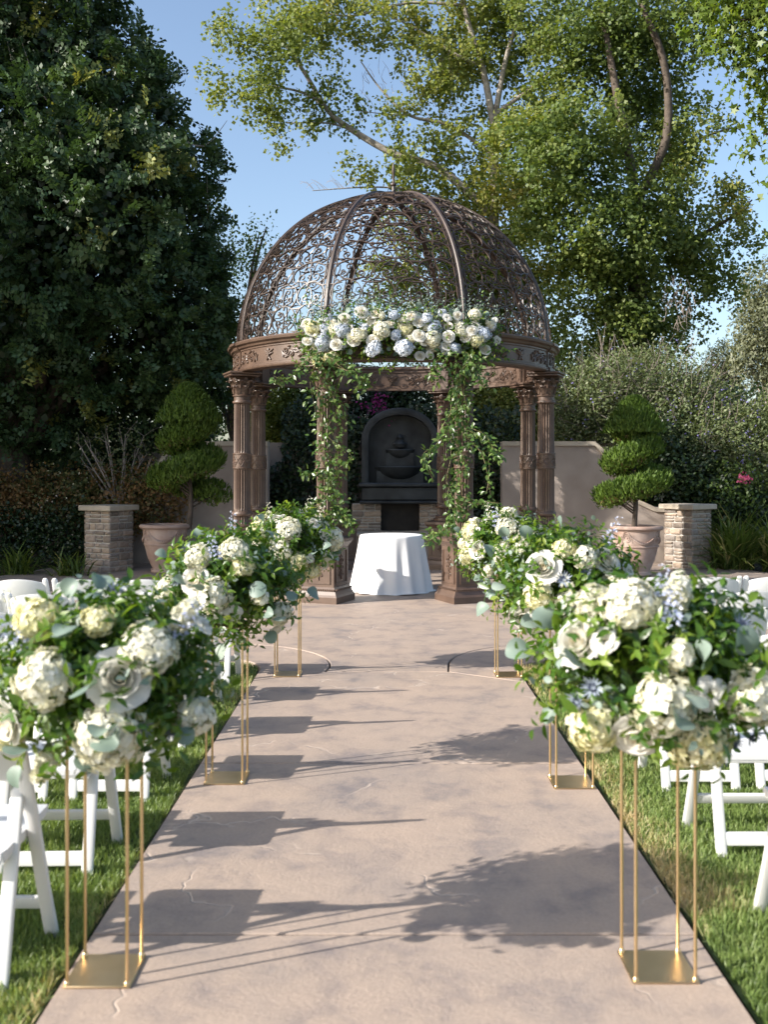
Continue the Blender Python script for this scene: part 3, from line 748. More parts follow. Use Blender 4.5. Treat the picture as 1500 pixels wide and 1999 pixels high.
def tufts(C, D, per, spread, L, W, T, mat, name, parent, up=.25, droop=0.0, patch_seed=1, patch=.22, along=.3):
    n = len(C); idx = np.repeat(np.arange(n), per); m = len(idx)
    ax = unit(D[idx]+np.array([0, 0, up])+rng.normal(size=(m, 3))*.15)
    P = C[idx] + ax*(rng.rand(m, 1)*along) + rng.normal(size=(m, 3))*spread
    A = unit(rng.normal(size=(m, 3))*.9 + ax*.6 + np.array([0, 0, -droop])); N_ = unit(rng.normal(size=(m, 3))*.6 + ax*.95 + np.array([0, 0, .3]))
    tone = np.clip(.5+patch*vnoise(P[:, 0]*.55+P[:, 2]*.3, P[:, 2]*.6+P[:, 1]*.4, patch_seed), 0, 1)
    rnd = np.clip(tone + (rng.rand(m)-.5)*.55, 0, 1)
    s = .7+.6*rng.rand(m)
    return leaf_object(name, P, A, N_, L*s, W*s, T, mat, parent, rnd)
def sprigs(C, D, pairs, length, L, W, mat, name, parent, up=.5, patch_seed=1, key=None):
    """pinnate sprigs: leaflets set in pairs along a little stalk"""
    n = len(C); ax = unit(D + np.array([0, 0, up]) + rng.normal(size=(n, 3))*.45); side = unit(np.cross(ax, rdir(n))); nor = np.cross(ax, side)
    Ps, As, Ns, Rs = [], [], [], []
    key = C if key is None else key; per = np.modf(np.abs(np.sin(key[:, 0]*91.7+key[:, 2]*37.3)*997.0))[0]
    tone = np.clip(.42+.16*vnoise(key[:, 0]*.6, key[:, 2]*.6, patch_seed)+(per-.5)*.5+(rng.rand(n)-.5)*.15, 0, .84)
    young = per > .95
    tone[young] = .9+.1*rng.rand(young.sum())
    for k in range(pairs):
        for s in (-1, 1):
            t = (k+.6)/pairs
            Ps.append(C + ax*(t*length)[:, None] if np.ndim(length) else C+ax*t*length)
            As.append(unit(side*s+ax*.35+rng.normal(size=(n, 3))*.18)); Ns.append(unit(nor+np.array([0, 0, .4])+rng.normal(size=(n, 3))*.3)); Rs.append(np.clip(tone+(rng.rand(n)-.5)*.2, 0, 1))
    P = np.concatenate(Ps); m = len(P); sc = .75+.5*rng.rand(m)
    return leaf_object(name, P, np.concatenate(As), np.concatenate(Ns), L*sc, W*sc, T_LEAF if False else T_DIAMOND, mat, parent, np.concatenate(Rs))
def blob(px, py, Y, rx, ry=None, ryd=None):
    p = at(px, py, Y); k = Y/FPX; ry = rx if ry is None else ry
    return (p.x, p.y, p.z, rx*k, (ryd if ryd else max(rx, ry)*k*.9), ry*k)
def wood(name, parent, mat, limbs):
    b = MB()
    for pts, r0, r1 in limbs: limb(b, pts, r0, r1)
    return b.build(name, mat, parent, 60)

# ------------------------------------------------------------------ carob and the trees beside it
t = empty('carob_tree', (-6.6, 17.6, 0)); tag(t, 'huge dark glossy evergreen tree with pinnate leaves behind the shaded stone pillar', 'tree')
inv = Matrix.Translation((6.6, -17.6, 0))
def rel(blobs, ox, oy): return [(b_[0]-ox, b_[1]-oy, *b_[2:]) for b_ in blobs]
CB = [blob(30, 60, 17, 150), blob(170, 170, 17, 130), blob(-80, 200, 17.5, 200), blob(70, 300, 16.2, 160), blob(240, 250, 17, 110), blob(300, 360, 17.2, 105, 130), blob(330, 470, 17.5, 85, 100),
      blob(190, 430, 16, 170), blob(20, 520, 16, 190), blob(-120, 450, 17, 220), blob(250, 600, 16.9, 160), blob(90, 690, 17.6, 180), blob(330, 650, 17.4, 100, 130), blob(-90, 750, 17.8, 180), blob(300, 770, 18.6, 140, 120, .9), blob(130, 850, 19.0, 180, 130, .9), blob(60, -90, 17.5, 170)]
CB = rel(CB, -6.6, 17.6)
C0, D0 = crown_points(CB, 2500, .80, 1.07); D0 = unit(D0+np.array([0, 0, .35])+rng.normal(size=D0.shape)*.25)
idx = np.repeat(np.arange(len(C0)), 7); C = C0[idx]+D0[idx]*(rng.rand(len(idx), 1)*.28); D = unit(D0[idx]*.9+rdir(len(idx)))
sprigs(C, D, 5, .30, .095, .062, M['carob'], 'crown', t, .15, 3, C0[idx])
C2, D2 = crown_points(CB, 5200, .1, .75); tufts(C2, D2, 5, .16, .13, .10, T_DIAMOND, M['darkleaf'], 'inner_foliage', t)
lm = [([(0, 0, -.1), (.1, -.1, 1.2), (0, 0, 2.4)], .34, .26)]
for b_ in CB: lm.append(([(0, 0, 1.6+random.random()), (b_[0]*.4, b_[1]*.4, 2.2+b_[2]*.2), (b_[0]*.8, b_[1]*.8, b_[2]*.8+.6), (b_[0], b_[1], b_[2])], .15, .03))
sh = MB()
for q in range(60):
    i = rng.randint(len(C)); c = Vector(C[i]); d = Vector(D[i])
    if c.z < 5.0: continue
    e = c + (d*.6+Vector((0, 0, .8))).normalized()*(.45+.5*random.random()); limb(sh, [c-d*.5, c, e], .014, .004, 4, 3)
wood('trunk', t, M['bark'], lm); o = sh.build('shoots', M['twig'], t, 60); o['kind'] = 'stuff'

t = empty('dark_tree', tuple(at(455, 922, 20.5).xy)+(0,)); ox, oy = t.location.x, t.location.y
tag(t, 'smaller dark tree with wispy top rising between the huge evergreen and the dome', 'tree')
DB = rel([blob(415, 520, 20.5, 70, 75), blob(440, 600, 20.5, 50, 100), blob(385, 650, 20.5, 80, 110), blob(440, 740, 20.5, 60, 100), blob(505, 480, 20.5, 18, 30), blob(520, 455, 20.5, 10, 18)], ox, oy)
C, D = clump_points(DB, 24, 16); tufts(C, D, 9, .10, .075, .05, T_DIAMOND, M['midleaf'], 'crown', t, .3)
wood('trunk', t, M['bark'], [([(0, 0, -.1), (.05, 0, 2), (-.1, 0, 4.5)], .16, .06)]+[([(0, 0, 2.2), (b_[0]*.6, b_[1]*.6, b_[2]*.85), (b_[0], b_[1], b_[2]+b_[5]*.7)], .06, .012) for b_ in DB])

# shade tree standing beyond the lawn on the sunny side
t = empty('shade_tree', (-12.4, 13.3, 0)); tag(t, 'broad leafy shade tree standing beyond the lawn', 'tree')
SB = [(.2, -.6, 7.4, 2.0, 1.7, 1.6), (.2, -1.4, 3.4, 2.0, 1.5, 1.5), (0, 1.2, 5.2, 2.6, 3.0, 2.4), (.4, 3.6, 5.0, 2.4, 2.2, 2.4), (-.4, -1.2, 5.4, 2.2, 1.9, 2.3), (0, 2.4, 6.2, 2.0, 2.2, 1.3), (.3, 1.8, 3.0, 2.2, 3.0, 1.3)]
C, D = clump_points(SB, 9, 16, (.45, .8), .3); tufts(C, D, 8, .16, .19, .15, T_DIAMOND, M['midleaf'], 'crown', t)
wood('trunk', t, M['bark'], [([(0, .8, -.1), (0, 1, 1.5), (.1, 1.1, 3.2)], .3, .2)]+[([(0, 1, 2.2), (b_[0]*.6, b_[1]*.6, b_[2]*.8), b_[:3]], .12, .03) for b_ in SB])

# ------------------------------------------------------------------ poplars behind the gazebo
YA = 22.0
t = empty('poplar_tree', tuple(at(965, 922, YA).xy)+(0,)); ox, oy = t.location.x, t.location.y
tag(t, 'pale-barked poplar with yellow-green leaves and a long limb reaching over the dome', 'tree')
PA = [blob(600, 20, YA, 95, 55), blob(500, 70, YA, 80, 50), blob(580, 80, YA-.5, 70, 50), blob(455, 180, YA, 50, 40), blob(520, 195, YA, 70, 48), blob(560, 245, YA, 50, 40), blob(545, 285, YA, 25, 22), blob(650, 165, YA, 42, 45), blob(665, 230, YA, 45, 35), blob(640, 30, YA, 80, 40),
      blob(740, 40, YA, 70, 55), blob(790, 80, YA, 60, 50), blob(850, 130, YA, 65, 60), blob(850, 30, YA, 70, 50), blob(870, 220, YA, 55, 60), blob(940, 100, YA+.6, 80, 80), blob(1020, 50, YA, 80, 65), blob(1060, 140, YA+.5, 60, 60), blob(980, 200, YA+.5, 50, 50), blob(960, 10, YA, 70, 40),
      blob(770, 250, YA-.4, 55, 45), blob(740, 330, YA-.4, 70, 30), blob(830, 320, YA, 70, 55), blob(700, 345, YA-.4, 30, 16), blob(920, 330, YA, 65, 70), blob(1000, 330, YA-1, 70, 70), blob(1050, 280, YA-1, 70, 70), blob(1040, 390, YA-1, 85, 70), blob(960, 440, YA, 80, 60), blob(880, 420, YA, 70, 60),
      blob(800, 430, YA, 70, 50), blob(850, 520, YA, 100, 70), blob(960, 540, YA, 90, 80), blob(780, 560, YA, 60, 60), blob(880, 620, YA+1, 90, 70), blob(1050, 500, YA, 70, 80), blob(1020, 620, YA+.5, 80, 80)]
PA = rel(PA, ox, oy); C, D = clump_points(PA, 25, 21, (.26, .5), .4)
tufts(C, D, 9, .085, .085, .078, T_DIAMOND, M['poplar'], 'crown', t, .1, .35, 8, .30, .12)
print('poplar tufts', len(C))
def pl(px, py, dy=0.0): p = at(px, py, YA); return (p.x-ox, p.y-oy+dy, p.z)
lw = [([(0, 0, -.1), pl(966, 700), pl(964, 420), pl(965, 240)], .17, .10), ([pl(965, 245), pl(945, 140), pl(920, 60), pl(898, -20)], .085, .05), ([pl(966, 235), pl(985, 130), pl(1005, 60), pl(1035, -20)], .07, .035),
      ([pl(965, 225), pl(1040, 170), pl(1110, 115)], .06, .025), ([pl(962, 420), pl(860, 330), pl(770, 300), pl(690, 255), pl(640, 215), pl(600, 150), pl(560, 90)], .10, .035),
      ([pl(645, 215), pl(590, 180), pl(510, 165)], .045, .015), ([pl(690, 255), pl(640, 240), pl(560, 240)], .03, .012), ([pl(960, 300), pl(880, 245), pl(800, 225), pl(745, 175), pl(705, 120)], .05, .012),
      ([pl(800, 225), pl(750, 222), pl(690, 215)], .018, .006), ([pl(940, 130), pl(880, 100), pl(820, 60), pl(760, 30)], .04, .014), ([pl(955, 430), pl(850, 380), pl(740, 365), pl(610, 372)], .04, .008), ([pl(905, 10), pl(800, 5), pl(690, 30), pl(610, 20)], .04, .015), ([pl(965, 480), pl(1040, 400), pl(1060, 300)], .06, .02)]
wood('trunk', t, M['bark_pale'], lw)
tw = MB()
for q in range(46):
    px, py = 700+random.random()*210, 120+random.random()*120; a = pl(px, py)
    limb(tw, [a, (a[0]-.15+.2*random.random(), a[1]+.1, a[2]+.2), (a[0]-.25+.3*random.random(), a[1]+.15, a[2]+.5*random.random()+.2)], .007, .003, 3, 2)
for q in range(18):
    px = 610+random.random()*120; a = pl(px, 370-(px-610)*.05); limb(tw, [a, (a[0]-.15, a[1], a[2]+.1+.12*random.random()), (a[0]-.3, a[1], a[2]+.3*random.random())], .006, .003, 3, 2)
o = tw.build('bare_twigs', M['twig'], t, 60); o['kind'] = 'stuff'

YB = 21.0
t = empty('poplar_tree', tuple(at(1245, 922, YB).xy)+(0,)); ox, oy = t.location.x, t.location.y
tag(t, 'tall dense poplar with forked dark trunk behind the purple-flowered shrubs', 'tree')
PB = [blob(1130, 50, YB, 110, 80), blob(1240, 40, YB, 110, 80), blob(1330, 50, YB, 60, 70), blob(1150, 170, YB, 85, 75), blob(1250, 140, YB+.8, 90, 80), blob(1325, 150, YB, 55, 60), blob(1330, 260, YB, 58, 75), blob(1270, 260, YB+1, 85, 90), blob(1120, 260, YB-1, 85, 70), blob(1070, 330, YB-1.2, 95, 80), blob(1170, 340, YB-.6, 75, 75),
      blob(1330, 330, YB, 40, 50), blob(1270, 400, YB-.4, 85, 75), blob(1110, 430, YB-1.2, 100, 80), blob(1200, 470, YB-1, 100, 80), blob(1320, 440, YB, 75, 70), blob(1400, 420, YB, 60, 55), blob(1455, 400, YB, 22, 30), blob(1460, 455, YB, 36, 30), blob(1410, 510, YB, 62, 50), blob(1430, 570, YB, 32, 25), blob(1270, 530, YB, 100, 80),
      blob(1150, 550, YB-.5, 90, 80), blob(1340, 560, YB, 45, 50), blob(1200, 640, YB, 110, 80), blob(1290, 640, YB+.6, 75, 70), blob(1120, 660, YB-.5, 60, 70), blob(1345, 650, YB+.3, 32, 40), blob(1130, 750, YB-.5, 70, 50), blob(1230, 740, YB+.5, 90, 60), blob(1400, 205, YB, 34, 28)]
PB = rel(PB, ox, oy); C, D = clump_points(PB, 27, 22, (.28, .52), .3)
tufts(C, D, 9, .085, .082, .074, T_DIAMOND, M['poplar2'], 'crown', t, .1, .35, 21, .34, .12)
print('poplar tufts', len(C))
def pb(px, py, dy=0.0): p = at(px, py, YB); return (p.x-ox, p.y-oy+dy, p.z)
wood('trunk', t, M['bark'], [([(0, 0, -.1), pb(1245, 650), pb(1243, 390)], .24, .18), ([pb(1243, 395), pb(1285, 300, -.5), pb(1292, 200, -.5), pb(1275, 120, -.6), pb(1245, 50, -.6), pb(1235, -40)], .105, .05), ([pb(1243, 395), pb(1213, 310, -.6), pb(1190, 190, -.6), pb(1175, 90, -.5), pb(1170, -30)], .11, .05),
     ([pb(1290, 290), pb(1350, 275), pb(1430, 250), pb(1450, 258)], .04, .008), ([pb(1245, 480), pb(1340, 470), pb(1420, 430), pb(1470, 390)], .08, .015), ([pb(1340, 470), pb(1400, 520), pb(1450, 560)], .04, .01), ([pb(1243, 430), pb(1150, 400, -.6), pb(1080, 340, -.9)], .08, .02)])
tw = MB()
for q in range(34):
    px, py = 1265+random.random()*50, 560+random.random()*90; a = pb(px, py, -1.3)
    limb(tw, [a, (a[0]+.2*(random.random()-.5), a[1], a[2]-.2), (a[0]+.4*(random.random()-.5), a[1], a[2]-.1-.3*random.random())], .007, .003, 3, 2)
o = tw.build('bare_twigs', M['twig'], t, 60); o['kind'] = 'stuff'

# sweetgum reaching in from the side
YS = 13.5
t = empty('sweetgum_tree', (7.6, YS+.5, 0)); tag(t, 'bright green star-leaved tree with boughs hanging beside the tall dense poplar', 'tree')
SG = rel([blob(1500, 30, YS, 110, 70), blob(1420, 40, YS, 50, 45), blob(1395, 85, YS, 30, 25), blob(1490, 110, YS, 50, 50), blob(1530, 190, YS, 42, 40), blob(1530, 240, YS, 34, 34), blob(1495, 262, YS, 20, 14), blob(1500, 310, YS, 20, 24), blob(1650, 150, YS, 110, 150), blob(1680, -40, YS, 160, 120), blob(1740, 300, YS+1, 130, 140), blob(1520, -60, YS, 130, 70)], 7.6, YS+.5)
C, D = crown_points(SG, 1150, .3, 1.0); tufts(C, D, 8, .10, .12, .12, T_STAR, M['sweetgum'], 'crown', t, 0, .5, 6)
wood('trunk', t, M['bark'], [([(0, 0, -.1), (0, 0, 3), (0, .1, 6), (-.2, 0, 9)], .2, .08)]+[([(0, 0, max(2.5, b_[2]-1.2)), (b_[0]*.5, b_[1]*.5, b_[2]), b_[:3]], .05, .012) for b_ in SG])

# far trees
t = empty('eucalyptus_tree', tuple(at(1510, 922, 40).xy)+(0,)); ox, oy = t.location.x, t.location.y; tag(t, 'grey-green wispy eucalyptus far behind the shrubs', 'tree')
EB = rel([blob(1490, 560, 40, 32, 45), blob(1470, 640, 40, 32, 40), blob(1510, 620, 40, 45, 60), blob(1480, 700, 40, 42, 40), blob(1530, 720, 40, 50, 60), blob(1455, 690, 40, 16, 24)], ox, oy)
C, D = crown_points(EB, 1500, .3, 1.1); tufts(C, D, 8, .16, .17, .07, T_DIAMOND, M['greyleaf'], 'crown', t, 0, .6)
wood('trunk', t, M['bark_pale'], [([(0, 0, -.1), (-.2, 0, 4), (-.3, 0, 8)], .22, .06)]+[([(0, 0, 3.2), (b_[0]*.6, 0, b_[2]-1), b_[:3]], .07, .02) for b_ in EB])
t = empty('pine_tree', tuple(at(1410, 922, 46).xy)+(0,)); tag(t, 'small rounded conifer far off between the poplar and the eucalyptus', 'tree')
C, D = crown_points([(0, 0, 6.3, .6, .6, 1.1), (0, 0, 5.0, .85, .85, 1.5), (0, 0, 3.2, 1.1, 1.1, 1.6)], 1600, .5, 1.05); tufts(C, D, 7, .10, .20, .05, T_DIAMOND, M['conifer'], 'crown', t, 1.0)
wood('trunk', t, M['bark'], [([(0, 0, -.1), (0, 0, 3), (0, 0, 6.4)], .16, .04)])

# ------------------------------------------------------------------ shrubs, hedges, climbers
def shrub(name, label, cat, base, blobs, ncl, per, L, W, mat, T=T_DIAMOND, spread=.07, up=.3, lo=.4, patch=.22, stems=7, group=None, stem_mat='bark', seed=1, along=.2):
    t = empty(name, (base[0], base[1], -.075)); tag(t, label, cat, group)
    bl = [(b_[0]-base[0], b_[1]-base[1], b_[2]+.075, *b_[3:]) for b_ in blobs]
    C, D = crown_points(bl, ncl, lo, 1.06); keep = C[:, 2] > .06; C, D = C[keep], D[keep]
    tufts(C, D, per, spread, L, W, T, mat, 'foliage', t, up, 0, seed, patch, along)
    b = MB()
    for k in range(stems):
        q = bl[k % len(bl)]; a = random.random()*6.28
        limb(b, [(.06*math.cos(a), .06*math.sin(a), 0), (q[0]*.4+.1*math.cos(a), q[1]*.4+.1*math.sin(a), q[2]*.5), (q[0], q[1], q[2]+.3*q[5])], .03, .008, 5, 4)
    b.build('stems', M[stem_mat], t, 60)
    return t, bl
def twigs(t, bl, n, mat, r=.005, ln=(.3, .8)):
    C, D = crown_points(bl, n, .6, 1.0); b = MB()
    for c, d in zip(C, D):
        c = Vector(c); d = (Vector(d)+Vector((random.gauss(0, .5), random.gauss(0, .5), .5))).normalized(); l = ln[0]+(ln[1]-ln[0])*random.random()
        e = c+d*l; m = c+d*l*.5+Vector((random.gauss(0, .05), random.gauss(0, .05), random.gauss(0, .05)))
        b.tube([c-d*.15, m, e], r, r*.5, 3)
    o = b.build('twigs', mat, t, 60); o['kind'] = 'stuff'
def blossoms(t, bl, n, mat, size, name='blossoms', lo=.9):
    C, D = crown_points(bl, n, lo, 1.12); tufts(C, D, 3, .03, size, size, T_DIAMOND, mat, name, t, 0)
for (lab, base, bls, nc, nt, nb, sd_) in (
    ('twiggy grey-brown shrub with sparse violet blossom behind the bright topiary', (4.3, 18.8), [blob(1180, 770, 18.8, 85, 60), blob(1270, 745, 18.8, 90, 50), blob(1130, 820, 18.8, 50, 60), blob(1230, 830, 18.8, 90, 70)], 2900, 520, 90, 2),
    ('tall arching violet-flowered shrub with brownish top beneath the small conifer', (6.0, 18.6), [blob(1345, 790, 18.6, 70, 50), blob(1330, 840, 18.3, 80, 70), blob(1420, 855, 18.6, 70, 55), blob(1360, 890, 18.0, 85, 70)], 3300, 320, 330, 3),
    ('dense violet-flowered shrub with leafy green skirt behind the strap-leaved clump', (7.4, 18.2), [blob(1475, 855, 18.2, 70, 60), blob(1540, 860, 18.2, 85, 65), blob(1440, 880, 17.8, 80, 70), blob(1520, 920, 17.6, 80, 80), blob(1430, 955, 17.8, 60, 45)], 3700, 160, 420, 4)):
    t, bl = shrub('duranta_shrub', lab, 'shrub', base, bls, nc, 9, .062, .036, M['duranta'], seed=sd_, lo=.35, spread=.11, group='violet-flowered shrubs')
    twigs(t, bl, nt, M['twig']); blossoms(t, bl, nb, M['purple'], .035)
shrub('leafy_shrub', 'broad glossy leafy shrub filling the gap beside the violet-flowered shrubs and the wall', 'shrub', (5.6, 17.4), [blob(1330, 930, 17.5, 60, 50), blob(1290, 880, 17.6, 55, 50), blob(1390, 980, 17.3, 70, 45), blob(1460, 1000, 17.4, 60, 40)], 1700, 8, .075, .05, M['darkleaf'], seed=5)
shrub('leafy_shrub', 'yellow-green shrub coloured as if sunlit, seen between the gazebo columns beside the stucco wall', 'shrub', at(990, 860, 20.6).xy, [blob(980, 780, 20.6, 85, 60), blob(1040, 790, 20.6, 60, 60), blob(930, 800, 20.8, 60, 60), blob(1080, 850, 20.4, 70, 60), blob(1000, 870, 20.6, 80, 50)], 2400, 9, .075, .055, M['poplar'], seed=6, lo=.3)  # bright poplar leaf colour stands in for sun the carob blocks
shrub('leafy_shrub', 'soft green shrub coloured as if sunlit, seen between the columns on the dark tree side', 'shrub', at(560, 860, 21.5).xy, [blob(565, 790, 21.5, 60, 65), blob(600, 800, 21.5, 60, 60), blob(530, 830, 21.5, 50, 50)], 1800, 9, .07, .045, M['poplar'], seed=7, lo=.3)  # sunlight put into the pale leaf colour; the carob shades this spot
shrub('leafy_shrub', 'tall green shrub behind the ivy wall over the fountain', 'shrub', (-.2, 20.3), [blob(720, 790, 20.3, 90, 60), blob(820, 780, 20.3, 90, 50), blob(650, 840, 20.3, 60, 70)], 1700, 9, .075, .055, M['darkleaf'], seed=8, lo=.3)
# back hedge that closes the garden
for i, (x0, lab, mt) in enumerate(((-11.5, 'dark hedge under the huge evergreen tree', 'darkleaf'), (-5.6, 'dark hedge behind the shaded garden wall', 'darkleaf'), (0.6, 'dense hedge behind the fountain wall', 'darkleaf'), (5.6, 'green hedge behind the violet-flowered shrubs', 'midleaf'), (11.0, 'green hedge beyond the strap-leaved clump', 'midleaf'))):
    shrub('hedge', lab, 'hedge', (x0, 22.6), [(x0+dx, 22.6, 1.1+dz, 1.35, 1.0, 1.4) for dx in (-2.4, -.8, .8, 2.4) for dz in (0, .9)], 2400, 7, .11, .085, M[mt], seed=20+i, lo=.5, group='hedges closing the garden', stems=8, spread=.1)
# ivy on the boundary wall
def ivy(name, label, x0, x1, z0, z1, y, n, mat, cat='climber', seed=1, hole=None):
    t = empty(name, ((x0+x1)/2, y, -.075)); tag(t, label, cat); cx = (x0+x1)/2
    x = x0+(x1-x0)*rng.rand(n); z = z0+(z1-z0)*rng.rand(n)
    if hole is not None: k = ~hole(x, z); x, z = x[k], z[k]
    k = z < z1 - .25 + .3*vnoise(x*2, x*0, seed); x, z = x[k], z[k]; n = len(x)
    P = np.stack([x-cx, -(.04+.30*rng.rand(n)**1.5)*(1+.5*vnoise(x*2, z*2, seed)), z+.075], 1)
    A = unit(rng.normal(size=(n, 3))*.6+np.array([0, -.3, -.7])); N_ = unit(rng.normal(size=(n, 3))*.5+np.array([0, -1, .4]))
    leaf_object('foliage', P, A, N_, .075*(.6+.8*rng.rand(n)), .065*(.6+.8*rng.rand(n)), T_DIAMOND, mat, t)
    b = MB()
    for q in range(10):
        xx = x0-cx+(x1-x0)*random.random(); limb(b, [(xx, -.03, .0), (xx+random.gauss(0, .15), -.05, .9), (xx+random.gauss(0, .3), -.06, z1-.2)], .016, .006, 5, 4)
    b.build('stems', M['twig'], t, 60); return t
tv = ivy('ivy', 'dark ivy draping the wall around and above the arched fountain', -1.9, 2.45, .1, 3.0, 18.5, 15000, M['darkleaf'], seed=3, hole=lambda x, z: (abs(x-.27) < .74) & (z < 2.2+.5*np.sqrt(np.clip(1-((x-.27)/.74)**2, 0, 1))))
for cx_, cz_, nn in ((-.12, 2.82, 90), (.0, 2.62, 60), (-.35, 2.72, 30)):
    P = np.stack([cx_-.275+rng.normal(size=nn)*.07, -.28+rng.normal(size=nn)*.06, cz_+.075+rng.normal(size=nn)*.08], 1)
    leaf_object('bract_cluster', P, rdir(nn), rdir(nn), .045, .04, T_DIAMOND, M['magenta'], tv)
tv = ivy('ivy', 'dark climber with bare stems on the wall behind the columns, dark tree side', -5.0, -1.75, .1, 2.05, 18.45, 7500, M['darkleaf'], seed=6)
P = np.stack([.98+rng.normal(size=70)*.12, -.33+rng.normal(size=70)*.05, 1.96+rng.normal(size=70)*.10], 1); leaf_object('bract_cluster', P, rdir(70), rdir(70), .045, .04, T_DIAMOND, M['magenta'], tv)
ivy('ivy', 'dark climber on the wall beside the fountain, shrub side', 2.3, 5.0, .1, 2.1, 18.45, 7000, M['darkleaf'], seed=9)

# low hedge with browned top behind the shaded pillar, and the bare-stemmed shrub in it
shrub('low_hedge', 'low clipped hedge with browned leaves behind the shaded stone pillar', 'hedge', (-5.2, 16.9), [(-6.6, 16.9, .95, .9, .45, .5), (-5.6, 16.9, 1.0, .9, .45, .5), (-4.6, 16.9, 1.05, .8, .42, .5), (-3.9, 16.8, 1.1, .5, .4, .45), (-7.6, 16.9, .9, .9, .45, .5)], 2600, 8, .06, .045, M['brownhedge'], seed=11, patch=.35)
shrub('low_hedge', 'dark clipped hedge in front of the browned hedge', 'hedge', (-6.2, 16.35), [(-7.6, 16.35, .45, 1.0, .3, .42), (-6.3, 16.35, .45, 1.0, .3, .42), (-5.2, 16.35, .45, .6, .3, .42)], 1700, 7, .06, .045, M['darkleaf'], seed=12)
t = empty('bare_shrub', (-4.45, 16.75, -.075)); tag(t, 'pale bare-stemmed shrub with few leaves rising above the browned hedge', 'shrub'); b = MB(); tips = []
for q in range(13):
    a = (q/12-.5)*2.0+random.gauss(0, .08); l = .75+.45*random.random(); x = math.sin(a)*l*.85; z = 1.35+math.cos(a)*l*.9
    pts = limb(b, [(random.gauss(0, .05), 0, 0), (x*.15+random.gauss(0, .04), 0, 1.05), (x*.5+random.gauss(0, .05), random.gauss(0, .1), 1.05+(z-1.05)*.55), (x, random.gauss(0, .15), z)], .022, .006, 5, 4)
    for w in range(5):
        s = pts[int(len(pts)*(.6+.38*random.random()))]; e = s+Vector((random.gauss(0, .14), random.gauss(0, .1), .10+.18*random.random())); b.tube([s, (s+e)/2+Vector((random.gauss(0, .02), 0, .02)), e], .005, .002, 3); tips.append(e)
b.build('stems', M['twig'], t, 60)
C = np.array([tuple(p) for p in tips]); tufts(C, rdir(len(C)), 9, .07, .05, .035, T_DIAMOND, M['duranta'], 'foliage', t, .3, .2)
shrub('rose_bush', 'open rose bush with a few pink blooms beside the sunlit stone pillar', 'shrub', (5.9, 16.9), [blob(1440, 960, 16.9, 40, 45), blob(1400, 1000, 16.9, 30, 40)], 190, 7, .06, .045, M['midleaf'], seed=13, lo=.2)
nn = 46; P = np.stack([5.98+rng.normal(size=nn)*.05, 16.55+rng.normal(size=nn)*.04, 1.44+rng.normal(size=nn)*.04], 1)
tr = [o for o in bpy.data.objects if o.name.startswith('rose_bush')][0]
leaf_object('bloom', P-np.array([5.9, 16.9, -.075]), rdir(nn), rdir(nn), .05, .05, T_LEAF, M['pink'], tr)

def strap_clump(x, y, n, L, label, seed, dry=.1):
    t = empty('agapanthus_clump', (x, y, -.075)); tag(t, label, 'plant', 'strap-leaved clumps edging the plaza')
    a = rng.rand(n)*6.28; el = R(25)+R(60)*rng.rand(n)
    A = np.stack([np.cos(a)*np.cos(el), np.sin(a)*np.cos(el), np.sin(el)], 1); P = np.stack([rng.normal(size=n)*.10, rng.normal(size=n)*.08, np.full(n, .0)], 1)
    N_ = unit(np.stack([-np.cos(a)*np.sin(el), -np.sin(a)*np.sin(el), np.cos(el)], 1)+rng.normal(size=(n, 3))*.15)
    r = np.where(rng.rand(n) < dry, .9+.1*rng.rand(n), .75*rng.rand(n))
    leaf_object('leaves', P, A, N_, L*(.65+.5*rng.rand(n)), .028, T_STRAP, M['strap'], t, r)
for i, (x, y, n, L, lab) in enumerate(((5.62, 16.05, 320, 1.0, 'large strap-leaved clump touching the sunlit stone pillar'), (6.28, 15.95, 320, .95, 'strap-leaved clump with pale dry leaf tips, second from the sunlit pillar'), (6.95, 16.0, 260, .95, 'strap-leaved clump third from the sunlit stone pillar'), (5.9, 16.75, 240, 1.15, 'strap-leaved clump set behind the first two by the sunlit pillar'),
                                    (-4.75, 15.05, 90, .5, 'small shaded strap-leaved clump at the foot of the shaded pillar'), (-5.6, 15.25, 110, .55, 'shaded strap-leaved clump second from the shaded pillar'), (-6.4, 15.3, 110, .55, 'shaded strap-leaved clump third from the shaded pillar'))):
    strap_clump(x, y, n, L, lab, i, .14 if x > 0 else .03)

